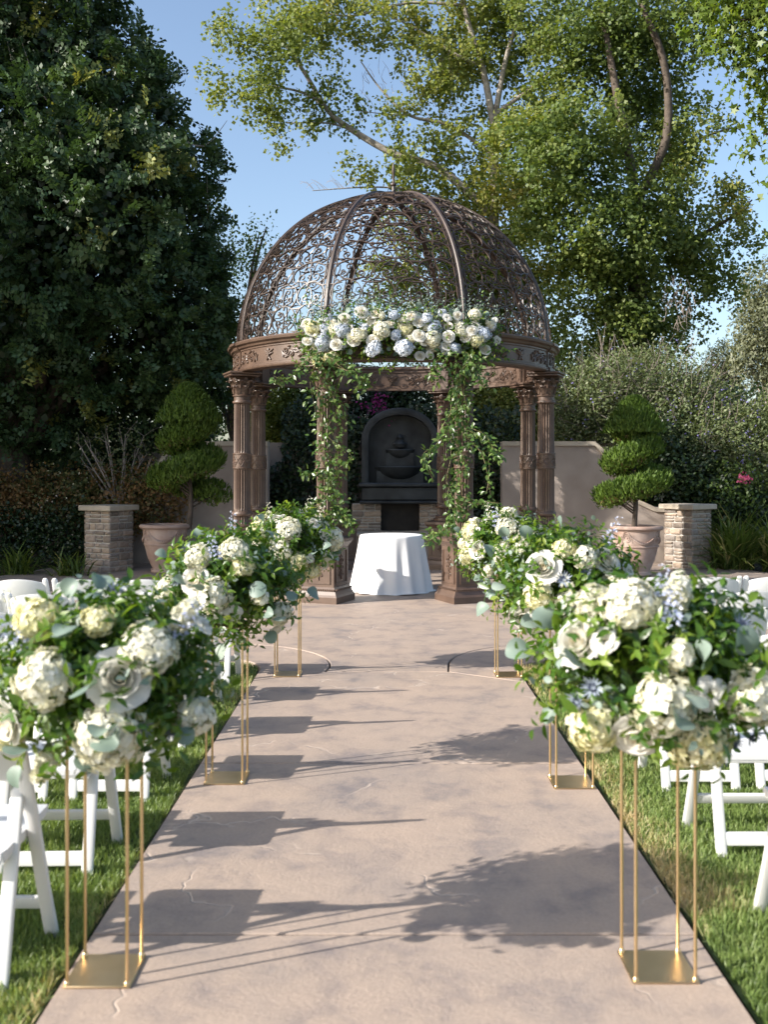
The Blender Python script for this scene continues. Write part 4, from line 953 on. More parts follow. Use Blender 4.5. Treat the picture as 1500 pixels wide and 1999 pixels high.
# ------------------------------------------------------------------ urns with spiral topiaries
def urn(x, y, label):
    t = empty('terracotta_urn', (x, y, 0)); tag(t, label, 'urn', 'large terracotta urns')
    b = MB(); b.lathe([(.20, 0), (.22, .015), (.22, .05), (.19, .07), (.215, .12), (.265, .24), (.30, .38), (.325, .52), (.335, .62), (.345, .68), (.325, .69), (.30, .66), (.30, .60)], 48); b.build('body', M['terracotta'], t, 40)
    b = MB(); b.lathe([(.335, .675), (.375, .685), (.392, .705), (.392, .725), (.372, .745), (.33, .748), (.305, .735), (.30, .68)], 48, cap=False); b.build('rim', M['terracotta'], t, 40)
    b = MB(); b.lathe([(.31, .425), (.322, .43), (.326, .445), (.318, .455)], 48, cap=False)
    b.build('bead', M['terracotta'], t, 40)
    def surf(a, z, d=0.0):
        rr = np.interp(z, [.24, .38, .52, .62, .68], [.265, .30, .325, .335, .345])+d; return (rr*math.cos(a), rr*math.sin(a), z)
    for k in range(4):
        a = R(-90-40+90*k)
        b = MB()
        for q in range(15):
            s = q/14; aa = a+.22+(math.pi/2-.44)*s; z = .585-.10*math.sin(math.pi*s); p = surf(aa, z, .008); rr = .014+.014*math.sin(math.pi*s)
            b.tube([surf(aa-.03, z+.012, .004), p, surf(aa+.03, z-.004, .004)], rr, rr*.7, 6)
        b.build('swag', M['terracotta'], t, 50)
        b = MB(); ct = .575
        for rad in (.062, .038): b.tube([surf(a+rad*math.cos(w)/.33, ct+rad*math.sin(w), .006) for w in [2*math.pi*j/18 for j in range(19)]], .007, .007, 5)
        b.tube([surf(a, ct, -.005), surf(a, ct, .016)], .022, .012, 8)
        b.tube([surf(a-.25, ct-.07, .004), surf(a-.2, ct+.02, .006), surf(a-.1, ct+.085, .008), surf(a, ct+.095, .008), surf(a+.1, ct+.085, .008), surf(a+.2, ct+.02, .006), surf(a+.25, ct-.07, .004)], .010, .007, 5)
        b.build('medallion', M['terracotta'], t, 50)
    b = MB(); b.lathe([(.302, .675), (.30, .682), (.01, .69)], 32); b.build('potting_soil', M['soil'], t, 60)
def topiary(x, y, label, ph, n=15000, z0=.67, big=1.0, mat='cypress', seed=1):
    t = empty('spiral_topiary', (x, y, z0)); tag(t, label, 'topiary', 'spiral topiaries in urns')
    s = rng.rand(n); core = rng.rand(n) < .15
    turns = 2.05
    a = ph+s*turns*2*math.pi
    hr = (.25*(1-s)+.12)*big; tr_ = (.235*(1-s)+.215*s)*big; z = (.47+1.02*s)*big
    C = np.stack([np.cos(a)*hr, np.sin(a)*hr, z], 1); d = rdir(n); rad = np.where(core, rng.rand(n)*.7, .80+.24*rng.rand(n))*tr_
    rad *= 1+.22*vnoise(d[:, 0]*4+C[:, 0]*5, d[:, 2]*4+C[:, 2]*5, seed)
    P = C+d*rad[:, None]*np.array([1.10, 1.10, .74])
    m = int(n*.34); sz = rng.rand(m)                                    # pointed top
    aa = rng.rand(m)*6.28; rr = (.41*(1-sz)**.6+.02)*(.80+.28*rng.rand(m))*big; Pt = np.stack([np.cos(aa)*rr, np.sin(aa)*rr, (1.46+.52*sz)*big], 1)
    P = np.concatenate([P, Pt]); d = np.concatenate([d, unit(np.stack([np.cos(aa), np.sin(aa), np.full(m, .5)], 1))]); k = len(P)
    A = unit(d*.55+np.array([0, 0, 1.0])+rng.normal(size=(k, 3))*.28); N_ = unit(d+rng.normal(size=(k, 3))*.5)
    under = np.clip(-d[:, 2]*1.6-.2, 0, 1)                               # older, browner sprays beneath
    r = np.clip(.15+.6*rng.rand(k)+.5*under*rng.rand(k), 0, 1)
    leaf_object('foliage', P, A, N_, .075*(.6+.8*rng.rand(k)), .020+.012*rng.rand(k), T_DIAMOND, M[mat], t, r)
    b = MB(); limb(b, [(0, 0, 0), (.03, .02, .5), (-.02, 0, 1.2), (0, 0, 1.75*big)], .045, .015, 7, 5)
    for q in range(26):
        s_ = q/25; a_ = ph+s_*turns*2*math.pi; hr_ = (.25*(1-s_)+.12)*big; zz = (.47+1.02*s_)*big; b.tube([(0, 0, zz-.22), (math.cos(a_)*hr_*.6, math.sin(a_)*hr_*.6, zz-.08), (math.cos(a_)*hr_, math.sin(a_)*hr_, zz)], .014, .006, 4)
    b.build('trunk', M['bark'], t, 60)
urn(3.80, 15.05, 'sunlit terracotta urn with swag relief beside the sunlit stone pillar')
topiary(3.76, 15.05, 'bright green spiral-cut cypress growing in the sunlit urn', 2.4)
urn(-3.42, 15.5, 'shaded terracotta urn beside the shaded stone pillar')
topiary(-3.05, 15.5, 'dark shaded spiral-cut cypress rising from the shaded urn', .4, seed=4, big=1.12)

# ------------------------------------------------------------------ chairs
def make_chair():
    t = empty('folding_chair'); W = .405; prof = rounded_rect(.026, .044, .008)
    for s in (-1, 1):
        x = s*W/2
        b = MB(); pts = [(x, .20, 0), (x, .115, .20), (x, .03, .42), (x, -.03, .56), (x, -.085, .69), (x, -.125, .775), (x, -.131, .79)]
        b.sweep(pts, prof, up=(1, 0, 0), scale=[1.05, 1, 1, 1, 1, .95, .55]); lg = b.build('front_leg', M['resin'], t, 40)
        b = MB(); x2 = s*(W/2-.030); pts = [(x2, -.175, 0), (x2, -.125, .22), (x2, -.05, .52), (x2, -.035, .57), (x2, -.032, .582)]
        b.sweep(pts, prof, up=(1, 0, 0), scale=[1, 1, 1, .95, .6]); b.build('rear_leg', M['resin'], t, 40)
    b = MB(); b.sweep([(-W/2, .140, .145), (W/2, .140, .145)], rounded_rect(.020, .046, .006), up=(0, -.37, .93)); b.build('front_rail', M['resin'], t, 40)
    b = MB(); b.sweep([(-W/2+.03, -.158, .075), (W/2-.03, -.158, .075)], rounded_rect(.020, .055, .006), up=(0, .2, .97)); b.build('rear_rail', M['resin'], t, 40)
    b = MB()
    for s in (-1, 1): b.sweep([(s*.165, -.165, .405), (s*.165, .215, .425)], rounded_rect(.024, .036, .007), up=(0, 0, 1))
    b.sweep([(-.165, .205, .424), (.165, .205, .424)], rounded_rect(.024, .036, .007), up=(0, 0, 1)); b.sweep([(-.165, -.155, .405), (.165, -.155, .405)], rounded_rect(.024, .036, .007), up=(0, 0, 1))
    st = b.build('seat_frame', M['resin'], t, 40)
    V = []; F = []; nx, ny = 10, 10                                     # padded seat
    for i in range(nx+1):
        for j in range(ny+1):
            u, v = -1+2*i/nx, -1+2*j/ny; e = (1-abs(u)**5)*(1-abs(v)**5)
            V.append((u*.180*(1-.05*(v < -.8)), .025+v*.195, .435+.010*v+.016*e))
    for i in range(nx):
        for j in range(ny): a = i*(ny+1)+j; F.append((a, a+ny+1, a+ny+2, a+1))
    n0 = len(V); V += [(x, y, z-.022) for x, y, z in V]
    F += [tuple(n0+q for q in reversed(f)) for f in F]
    edge = [j for j in range(ny+1)]+[i*(ny+1)+ny for i in range(1, nx+1)]+[nx*(ny+1)+j for j in range(ny-1, -1, -1)]+[i*(ny+1) for i in range(nx-1, 0, -1)]
    F += [(edge[k], edge[(k+1) % len(edge)], n0+edge[(k+1) % len(edge)], n0+edge[k]) for k in range(len(edge))]
    b = MB(); b.add(V, F); b.build('seat_pad', M['vinyl'], t, 50)
    V = []; F = []; n = 12                                              # curved back panel with arched top
    for i in range(n+1):
        u = -1+2*i/n; x = u*(W/2-.006); dy = -.030*(1-u*u); top = .752+.034*(1-u*u); bot = .612+.012*(1-u*u)
        for zz, th in ((bot, .010), (bot+.012, .013), (top-.012, .013), (top, .009)):
            yb = .20-.33*zz/.79
            V += [(x, yb+dy-th, zz), (x, yb+dy+th*.6, zz)]
    for i in range(n):
        o_ = i*8; p_ = o_+8
        for k in range(3): F += [(o_+2*k, p_+2*k, p_+2*k+2, o_+2*k+2), (o_+2*k+1, o_+2*k+3, p_+2*k+3, p_+2*k+1)]
        F += [(o_, o_+1, p_+1, p_), (o_+6, p_+6, p_+7, o_+7)]
    b = MB(); b.add(V, F); b.build('back_panel', M['resin'], t, 40)
    return t
ORD = ['first', 'second', 'third', 'fourth', 'fifth', 'sixth']
chair0 = make_chair(); used = False
def place_chairs(s, rows_y, counts, x_in, side):
    global used
    for ri, (y, n) in enumerate(zip(rows_y, counts)):
        for k in range(n):
            c = copy_tree(chair0) if used else chair0; used = True
            c.location = (s*(x_in + .225 + .468*k + random.gauss(0, .006)), y + .175 + random.gauss(0, .010), -.034); c.rotation_euler = (0, 0, R(random.gauss(0, 1.2)))
            row = ORD[len(rows_y)-1-ri]; seat = 'beside the path' if k == 0 else '%s from the path' % ORD[k]
            tag(c, 'white folding chair %s, %s row from the gazebo, %s' % (seat, row, side), 'chair', 'white folding chairs on the lawns')
place_chairs(-1, [3.03, 3.91, 4.79, 5.66, 6.54, 7.42], [2, 2, 2, 3, 4, 4], 1.115, 'dark tree side')
place_chairs(1, [3.24, 4.09, 4.95, 5.82, 6.70, 7.58], [1, 1, 2, 3, 4, 4], 1.345, 'shrub side')

# ------------------------------------------------------------------ flowers
def petal_head(n, rx, rz, psize, mat, name, cover=.82, seed=1):
    """ball of four-petalled florets"""
    r = np.random.RandomState(seed); k = np.arange(n)+.5; ph = np.arccos(1-2*k/n*cover); th = math.pi*(1+5**.5)*k
    D = np.stack([np.cos(th)*np.sin(ph), np.sin(th)*np.sin(ph), np.cos(ph)], 1); D = unit(D+r.normal(size=D.shape)*.07)
    P = D*np.array([rx, rx, rz])*(.80+.24*r.rand(n, 1))*(1+.17*np.sin(D[:, :1]*4.3+seed)*np.sin(D[:, 1:2]*3.7+seed*2)+.08*np.sin(D[:, 2:3]*7+seed)); X = unit(np.cross(D, r.normal(size=(n, 3)))); Y = np.cross(D, X); Ps, As, Ns, Rs = [], [], [], []
    tone = r.rand(n)
    for q in range(4):
        a = q*math.pi/2; d = X*math.cos(a)+Y*math.sin(a)
        Ps.append(P); As.append(unit(d+D*(.05+.55*r.rand(n, 1))+r.normal(size=(n, 3))*.12)); Ns.append(unit(D-d*.3+r.normal(size=(n, 3))*.15)); Rs.append(np.clip(tone+(r.rand(n)-.5)*.3, 0, 1))
    V, Q, m = leaf_arrays(np.concatenate(Ps), np.concatenate(As), np.concatenate(Ns), psize*(.85+.3*r.rand(4*n)), psize*1.05, T_LEAF)
    # a small core so that nothing shows through the head
    me = quad_mesh(name, V, Q, mat, np.repeat(np.concatenate(Rs), m), True); return me
def rose_mesh(rad, openness, seed):
    r = np.random.RandomState(seed); V = []; Q = []; rn = []
    for li, (cnt, rr, hh, fl_) in enumerate(((3, .16, .74, -.25), (4, .32, .78, -.12), (5, .52, .76, .05), (5, .74, .68, .25), (6, .96, .52, .55*openness+.2))):
        for c in range(cnt):
            a0 = 2*math.pi*(c+.37*li)/cnt+r.normal()*.08; wd = 2*math.pi/cnt*.74; b0 = len(V); nu, nv = 6, 5
            for i in range(nu+1):
                u = -1+2*i/nu
                for j in range(nv+1):
                    v = j/nv; prof = math.sin(v*math.pi*.5)**.7; rd = rad*rr*(.35+.65*prof+fl_*v**3*.6)
                    h = rad*(hh*v*(1-.22*u*u*v)+.0)-rad*.35; a = a0+u*wd*(.55+.45*math.sin(min(v*1.3, 1)*math.pi/2)); rd *= 1+.07*abs(u)**2
                    V.append((rd*math.cos(a), rd*math.sin(a), h-(fl_*.34*rad*v**4 if li == 4 else 0))); rn.append(min(1, .05+.20*li+.10*v+.1*r.rand()))
            for i in range(nu):
                for j in range(nv): p = b0+i*(nv+1)+j; Q.append((p, p+nv+1, p+nv+2, p+1))
    return quad_mesh('rose', np.array(V), np.array(Q), M['rose'], rn, True)
def open_mesh(rad, seed):
    r = np.random.RandomState(seed); V = []; Q = []; rn = []
    for li, (cnt, fl_, h0) in enumerate(((5, 1.0, .0), (5, .75, .12))):
        for c in range(cnt):
            a0 = 2*math.pi*(c+.5*li)/cnt+r.normal()*.1; b0 = len(V); nu, nv = 6, 5
            for i in range(nu+1):
                u = -1+2*i/nu
                for j in range(nv+1):
                    v = j/nv; rd = rad*fl_*(.08+.92*v)*(1-.16*u*u*v); a = a0+u*.62*math.sin(min(1, v*1.2+.15)*math.pi/2)
                    V.append((rd*math.cos(a), rd*math.sin(a), rad*(h0+.42*v**.7-.25*v**3*fl_+.05*math.sin(u*5+c)*v))); rn.append(.0 if v < .12 else min(1, .45+.5*v))
            for i in range(nu):
                for j in range(nv): p = b0+i*(nv+1)+j; Q.append((p, p+nv+1, p+nv+2, p+1))
    return quad_mesh('lisianthus', np.array(V), np.array(Q), M['rose'], rn, True)
def thistle_mesh(seed):
    r = np.random.RandomState(seed); n = 16; a = 2*math.pi*np.arange(n)/n; A = np.stack([np.cos(a), np.sin(a), .15+.35*r.rand(n)], 1); P = np.zeros((n, 3)); Nn = np.tile([0, 0, 1.], (n, 1))+r.normal(size=(n, 3))*.1
    V1, Q1, m1 = leaf_arrays(P, A, Nn, .040*(.8+.4*r.rand(n)), .009, T_BLADE); k = 60; d = unit(r.normal(size=(k, 3))); d[:, 2] = np.abs(d[:, 2])
    V2, Q2, m2 = leaf_arrays(d*np.array([.008, .008, .016]), d, unit(r.normal(size=(k, 3))), .009, .005, T_DIAMOND)
    return quad_mesh('sea_holly', np.concatenate([V1, V2]), np.concatenate([Q1, Q2+len(V1)]), M['thistle'], np.concatenate([np.repeat(.5+.5*r.rand(n), m1), np.repeat(.4*r.rand(k), m2)]))
def spike_mesh(seed, mat, name):
    r = np.random.RandomState(seed); n = 26; t = np.linspace(0, 1, n); a = t*26; d = np.stack([np.cos(a), np.sin(a), np.full(n, .3)], 1); P = np.stack([np.cos(a)*.012, np.sin(a)*.012, t*.20], 1)
    Vs, Qs, Rs, off = [], [], [], 0
    for q in range(4):
        dd = unit(d+r.normal(size=(n, 3))*.7); V, Q, m = leaf_arrays(P+d*.012*(1-t[:, None]*.7), dd, unit(r.normal(size=(n, 3))+d), .024*(1-.65*t), .020*(1-.65*t), T_LEAF); Vs.append(V); Qs.append(Q+off); off += len(V); Rs.append(np.repeat(r.rand(n), m))
    return quad_mesh(name, np.concatenate(Vs), np.concatenate(Qs), mat, np.concatenate(Rs), True)
def one_leaf(seed):
    r = np.random.RandomState(seed); V = []; Q = []; nu, nv = 6, 6
    for i in range(nu+1):
        for j in range(nv+1):
            u, v = -1+2*i/nu, -1+2*j/nv; x, y = u*math.sqrt(1-v*v/2), v*math.sqrt(1-u*u/2)
            V.append((x*.5, .5+y*.5, .10*x*x-.13*y*y+.03*r.rand()*0+.05*math.sin(x*3+seed))); Q_ = None
    for i in range(nu):
        for j in range(nv): p = i*(nv+1)+j; Q.append((p, p+nv+1, p+nv+2, p+1))
    return quad_mesh('eucalyptus_leaf', np.array(V), np.array(Q), M['eucalyptus'], np.full(len(V), r.rand()), True)
HY = [petal_head(190, 1.0, .84, .235, M['hydrangea'], 'hydrangea', .84, s) for s in (1, 2, 3)]
HC = [petal_head(190, 1.0, .84, .235, M['cream'], 'hydrangea', .84, s) for s in (4, 5)]
HB = [petal_head(190, 1.0, .84, .235, M['bluehyd'], 'hydrangea', .84, s) for s in (6, 7)]
ST = [petal_head(60, .62, 1.15, .34, M['hydrangea'], 'stock_spike', .92, s) for s in (8, 9)]
RO = [rose_mesh(1.0, o_, s) for s, o_ in ((1, 1.0), (2, .4), (3, .7))]
OP = [open_mesh(1.0, s) for s in (1, 2)]
TH = [thistle_mesh(s) for s in (1, 2)]
SP = [spike_mesh(1, M['delph'], 'delphinium_spike'), spike_mesh(2, M['hydrangea'], 'snapdragon_spike')]
EU = [one_leaf(s) for s in range(6)]
core_me = None
def put(name, me, parent, p, d, s, spin=None, flat_=1.0):
    o = link(name, me, parent, p); o.rotation_mode = 'QUATERNION'
    q = Vector(d).normalized().to_track_quat('Z', 'Y') @ Quaternion((0, 0, 1), random.random()*6.28 if spin is None else spin)
    o.rotation_quaternion = q; o.scale = (s, s, s*flat_); return o
def put_leaf(parent, p, axis, nrm, s):
    o = link('eucalyptus_leaf', random.choice(EU), parent, p); A = Vector(axis).normalized(); Nn = Vector(nrm); S = A.cross(Nn).normalized(); Nn = S.cross(A)
    o.rotation_mode = 'QUATERNION'; o.rotation_quaternion = Matrix((S, A, Nn)).transposed().to_quaternion(); o.scale = (s, s, s); return o
KIND = {'h': ('hydrangea', HY), 'c': ('hydrangea', HC), 'b': ('hydrangea', HB), 's': ('stock_spike', ST), 'r': ('rose', RO), 'o': ('lisianthus', OP), 't': ('sea_holly', TH)}
def greens(parent, rad, n, seed, length=(.6, 1.12), mat='greens', L=.045, W=.020, down=.25, nl=16):
    """sprigs running out from the middle with leaves along the outer half"""
    d = rdir(n); d[:, 2] = np.where(d[:, 2] < -down, -d[:, 2]*.6, d[:, 2]); d = unit(d); ln = length[0]+(length[1]-length[0])*rng.rand(n)
    Ps, As, Ns, Rs = [], [], [], []; tone = rng.rand(n)
    X = unit(np.cross(d, rdir(n))); Y = np.cross(d, X)
    for k in range(nl):
        t = .42+.60*(k+.5)/nl; ang = k*2.4; sd_ = X*math.cos(ang)+Y*math.sin(ang)
        p = d*np.array(rad)*(ln*t)[:, None]; p[:, 2] -= .10*t*t*ln*np.clip(1-d[:, 2], 0, 1)*rad[2]
        Ps.append(p); As.append(unit(sd_+d*.6+rng.normal(size=(n, 3))*.2)); Ns.append(unit(d*.8+np.array([0, 0, .5])+rng.normal(size=(n, 3))*.4)); Rs.append(np.clip(tone*.75+.25*rng.rand(n), 0, 1))
    P = np.concatenate(Ps); m = len(P); s = .7+.6*rng.rand(m)
    return leaf_object('foliage', P, np.concatenate(As), np.concatenate(Ns), L*s, W*s, T_LEAF, M[mat], parent, np.concatenate(Rs))
def arrangement(x, y, zc, rad, label, keys, seed, extra=1.0, Y=None, cpx=None, name='flower_arrangement', group='flower arrangements on gold stands'):
    """keys: heads measured in the photograph as (dx, dz, kind, radius) in metres off the centre, seen from the path"""
    rs = random.Random(seed); t = empty(name, (x, y, zc)); tag(t, label, 'flowers', group); taken = []
    def place(kind, d, size, push=1.0):
        d = Vector(d).normalized(); p = Vector((d.x*rad[0]*push, d.y*rad[1]*push, d.z*rad[2]*push)); nm, ms = KIND[kind]
        n_ = Vector((d.x/rad[0], d.y/rad[1], d.z/rad[2])).normalized()
        if kind == 't': size *= 17
        put(nm, rs.choice(ms), t, p, n_+Vector((0, -.15, .15)), size); taken.append((p, size))
    for dx, dz, kind, size in keys:
        u, w = dx/rad[0], dz/rad[2]; q = u*u+w*w; v = -math.sqrt(max(0.03, 1-q)); sc = 1.0 if q < .97 else math.sqrt(q+.03)
        p = Vector((dx*.97, v*rad[1]*.88, dz*.96)); nm, ms = KIND[kind]; n_ = Vector((u/rad[0], v/rad[1]-.4, w/rad[2]+.3)).normalized()
        if kind == 't': size *= 17
        put(nm, rs.choice(ms), t, p, n_, size*(.94 if kind in 'hc' else 1.05), None, .82+.25*rs.random()); taken.append((p, size))
    def free(p, s): return all((p-q).length > .75*(s+z) for q, z in taken)
    for kind, num, size in (('h', 9, .075), ('c', 4, .068), ('r', 9, .040), ('o', 10, .036), ('s', 8, .045), ('t', 14, .040), ('o', 10, .022)):
        for _ in range(int(num*extra)):
            for tr_ in range(14):
                d = Vector((rs.gauss(0, 1), rs.gauss(0, 1), rs.gauss(.25, .8))).normalized()
                if d.z < -.75 or (d.y < -.25 and kind in 'hcs'): continue
                p = Vector((d.x*rad[0], d.y*rad[1], d.z*rad[2]))
                if free(p, size): place(kind, d, size*(.85+.3*rs.random()), .82+.14*rs.random()); break
    for _ in range(int(17*extra)):                                        # silver dollar leaves
        d = Vector((rs.gauss(0, 1), rs.gauss(-.2, 1), rs.gauss(.05, .8))).normalized(); p = Vector((d.x*rad[0], d.y*rad[1], d.z*rad[2]))*(.92+.22*rs.random())
        put_leaf(t, p, d+Vector((rs.gauss(0, .6), rs.gauss(0, .6), rs.gauss(0, .6))), Vector((rs.gauss(0, .5), -.6, .7)), .055+.035*rs.random())
    for _ in range(int(3*extra)):                                         # airy spikes standing out of the top
        d = Vector((rs.gauss(0, .7), rs.gauss(0, .6), 1)).normalized(); p = Vector((d.x*rad[0], d.y*rad[1], d.z*rad[2]))*.9; k = rs.choice((0, 0, 1)); put(SP[k].name.split('.')[0], SP[k], t, p, d+Vector((0, 0, .4)), .62+.25*rs.random())
    greens(t, rad, 260, seed, (.80, 1.20), 'greens', .042, .018, .45, 14); greens(t, rad, 34, seed, (.85, 1.22), 'eucalyptus', .032, .022, .45, 9); greens(t, rad, 110, seed, (.70, 1.12), 'greens', .062, .026, .5, 9); greens(t, (rad[0]*.95, rad[1]*.95, rad[2]*1.12), 90, seed, (.75, 1.12), 'greens', .046, .019, .97, 13)
    # moss ball that carries the stems
    b = MB(); V = [tuple(v) for v in (rdir(1))]; b = MB(); b.lathe([(.01, -.17), (.08, -.16), (.15, -.10), (.18, 0), (.15, .10), (.08, .15), (.01, .17)], 16); b.build('moss_ball', M['turf'], t, 60)
    sm = MB()
    for _ in range(26):
        d = Vector((rs.gauss(0, 1), rs.gauss(0, 1), rs.gauss(.3, .7))).normalized(); e = Vector((d.x*rad[0], d.y*rad[1], d.z*rad[2]))*1.0; sm.tube([(0, 0, 0), e*.5, e], .003, .002, 4)
    sm.build('stems', M['stem'], t, 60)
    return t
def stand(x, y, h, label, rz=0.0):
    t = empty('flower_stand', (x, y, .0), rz); tag(t, label, 'flower stand', 'gold flower stands along the path'); S = .205
    b = MB(); b.bevel_box((0, 0, .004), (S, S, .008), .003); b.build('base_plate', M['gold'], t, 30)
    b = MB(); b.bevel_box((0, 0, h), (S, S, .008), .003); b.build('top_plate', M['gold'], t, 30)
    q = S/2-.012
    for sx in (-1, 1):
        for sy in (-1, 1):
            b = MB(); b.lathe([(.0055, .006), (.0055, h-.004)], 10, c=(sx*q, sy*q)); rod = b.build('rod', M['gold'], t, 50)
            b = MB(); b.lathe([(.0095, .008), (.0095, .014), (.0065, .018)], 10, c=(sx*q, sy*q)); b.build('collar', M['gold'], rod, 40)
def K(lst, cx, cy, Y, bright=None): return [((px-cx)*Y/FPX, -(py-cy)*Y/FPX, k, r*Y/FPX) for px, py, k, r in lst]
ST_POS = [(-.868, 3.096, 'beside the sixth row from the gazebo, dark tree side'), (.853, 3.122, 'beside the sixth row from the gazebo, shrub side'), (-.80, 5.05, 'beside the fourth row from the gazebo, dark tree side'), (.930, 4.98, 'beside the fourth row from the gazebo, shrub side'),
          (-.745, 7.65, 'by the first row from the gazebo, dark tree side'), (.943, 7.63, 'by the first row from the gazebo, shrub side')]
for x, y, lab in ST_POS: stand(x, y, .78, 'four-rod gold flower stand '+lab)
k1 = K([(155, 1290, 'h', 54), (335, 1245, 'h', 52), (268, 1397, 'h', 60), (108, 1195, 'c', 46), (42, 1412, 'c', 42), (408, 1385, 'h', 40), (235, 1192, 'c', 32), (290, 1290, 'r', 40), (64, 1382, 'r', 36), (262, 1372, 'o', 24), (125, 1472, 's', 30), (24, 1238, 't', 34), (245, 1148, 't', 36), (372, 1402, 't', 32), (325, 1384, 't', 32), (380, 1195, 's', 30), (415, 1215, 'o', 24)], 215, 1330, 3.1)
k2 = K([(1245, 1335, 'h', 60), (1415, 1325, 'h', 54), (1325, 1412, 'c', 56), (1205, 1165, 'h', 56), (1130, 1395, 'c', 46), (1300, 1145, 's', 34), (1270, 1248, 's', 36), (1203, 1402, 'r', 36), (1325, 1312, 'o', 32), (1105, 1235, 'r', 40), (1150, 1228, 'o', 28), (1482, 1345, 'r', 30), (1125, 1312, 't', 34), (1100, 1345, 't', 32), (1390, 1422, 't', 34), (1442, 1418, 't', 34), (1410, 1200, 't', 34), (1150, 1165, 'h', 36)], 1285, 1310, 3.12)
k3 = K([(435, 1145, 'h', 33), (335, 1145, 'h', 28), (400, 1075, 'h', 26), (470, 1062, 'h', 27), (397, 1117, 'r', 20), (472, 1180, 'o', 18), (450, 1186, 'o', 15), (395, 1155, 'o', 12), (372, 1062, 't', 22), (362, 1120, 't', 20), (520, 1150, 's', 20), (555, 1190, 'h', 24), (545, 1225, 'r', 16), (490, 1090, 'c', 22)], 448, 1140, 5.05)
k4 = K([(1045, 1098, 'r', 24), (1170, 1088, 'r', 22), (1125, 1080, 'h', 26), (1035, 1155, 'c', 28), (1080, 1165, 's', 24), (1015, 1200, 'r', 24), (1085, 1065, 'c', 22), (1080, 1120, 't', 24), (1120, 1105, 't', 22), (1030, 1185, 'o', 18), (1180, 1130, 's', 24), (1215, 1110, 'o', 18), (1100, 1215, 'h', 26), (1150, 1180, 'h', 28)], 1100, 1145, 4.98)
k5 = K([(572, 1027, 'h', 24), (560, 1068, 'h', 20), (590, 1090, 'c', 18), (523, 1035, 's', 12), (618, 1015, 'r', 10), (640, 1040, 'r', 10), (617, 1112, 'c', 16), (590, 1110, 's', 12), (645, 1085, 'h', 13), (508, 1066, 'h', 16)], 572, 1065, 7.65)
k6 = K([(984, 1025, 'h', 20), (975, 1075, 'h', 22), (927, 1070, 'r', 13), (1030, 1045, 'h', 16), (1060, 1040, 'r', 11), (950, 1110, 's', 15), (1000, 1120, 'h', 18), (925, 1035, 'r', 9), (1040, 1090, 'r', 16)], 990, 1072, 7.63)
arrangement(-.868, 3.096, .905, (.35, .34, .28), 'round white and cream bouquet with blue thistles beside the sixth row, dark tree side', k1, 1)
arrangement(.853, 3.122, .930, (.38, .35, .29), 'full white and yellowish hydrangea bouquet beside the sixth row, shrub side', k2, 2)
arrangement(-.787, 5.05, .975, (.35, .33, .29), 'white hydrangea and rose bouquet on the stand by the fourth row, dark tree side', k3, 3)
arrangement(.890, 4.98, .985, (.36, .33, .30), 'white rose and hydrangea bouquet on the stand by the fourth row, shrub side', k4, 4)
arrangement(-.715, 7.65, .985, (.34, .32, .29), 'white hydrangea bouquet by the first row from the gazebo, dark tree side', k5, 5)
arrangement(.925, 7.63, .965, (.35, .32, .28), 'white hydrangea bouquet by the first row from the gazebo, shrub side', k6, 6)

# garland on the front of the ring beam
def ring_pt(u, z, out): a = -math.pi/2 + u/2.3; r = 2.25+out; return Vector((GX+r*math.cos(a), GY+r*math.sin(a), z))
gl = empty('flower_garland', (GX, GY-2.3, 3.0)); tag(gl, 'long garland of white roses and pale blue hydrangeas on the gazebo ring beam', 'garland'); go = Vector(gl.location)
GK = [(615, 635, 'c', 13), (625, 700, 'c', 12), (638, 667, 'b', 16), (665, 672, 'r', 8), (675, 645, 'b', 14), (690, 660, 'o', 9), (697, 665, 'r', 9), (715, 640, 'b', 12), (733, 680, 'b', 17), (732, 667, 'r', 9), (748, 645, 'h', 14), (762, 632, 'r', 9), (742, 615, 'r', 8), (790, 640, 'c', 13), (788, 680, 'b', 17), (790, 625, 'h', 12), (815, 628, 'r', 8), (815, 656, 'r', 9), (840, 660, 'h', 14), (845, 637, 'b', 16), (868, 657, 'r', 8), (868, 620, 'o', 9), (865, 675, 'r', 8), (898, 640, 'h', 14), (902, 657, 'r', 8), (922, 660, 'c', 13), (938, 650, 'b', 15), (930, 630, 'o', 9), (943, 678, 'r', 9), (912, 643, 'r', 7), (653, 695, 'c', 12), (600, 626, 'r', 8), (611, 663, 'r', 8), (677, 622, 'r', 9), (650, 625, 'r', 7), (705, 655, 'h', 12), (595, 628, 'r', 7), (818, 694, 'r', 7), (836, 693, 'r', 6), (640, 640, 'b', 12), (772, 655, 'b', 11), (880, 678, 'b', 11), (660, 640, 'h', 11), (770, 615, 'b', 10), (830, 620, 'b', 11), (885, 628, 'r', 7), (710, 618, 'o', 8)]
for px, py, k, r in GK:
    p = at(px, py, 11.62); w = ring_pt(p.x-GX, p.z, .15+.07*random.random()+(.08 if 640 < py < 690 else 0)); nm, ms = KIND[k]
    put(nm, random.choice(ms), gl, w-go, Vector((random.gauss(0, .35), -1, .35+random.gauss(0, .25))), r*11.6/FPX*(1.0 if k == 'b' else 1.15), None, .8)
for _ in range(46):                       # smaller blooms filling in between
    u = -1.10+2.36*random.random(); w = ring_pt(u, 2.98+.44*random.random(), .13+.10*random.random()); k = random.choice('rrroohhsb'); nm, ms = KIND[k]
    put(nm, random.choice(ms), gl, w-go, Vector((random.gauss(0, .5), -1, .4+random.gauss(0, .3))), (.042+.022*random.random())*(1.2 if k in 'hb' else 1.0), None, .85)
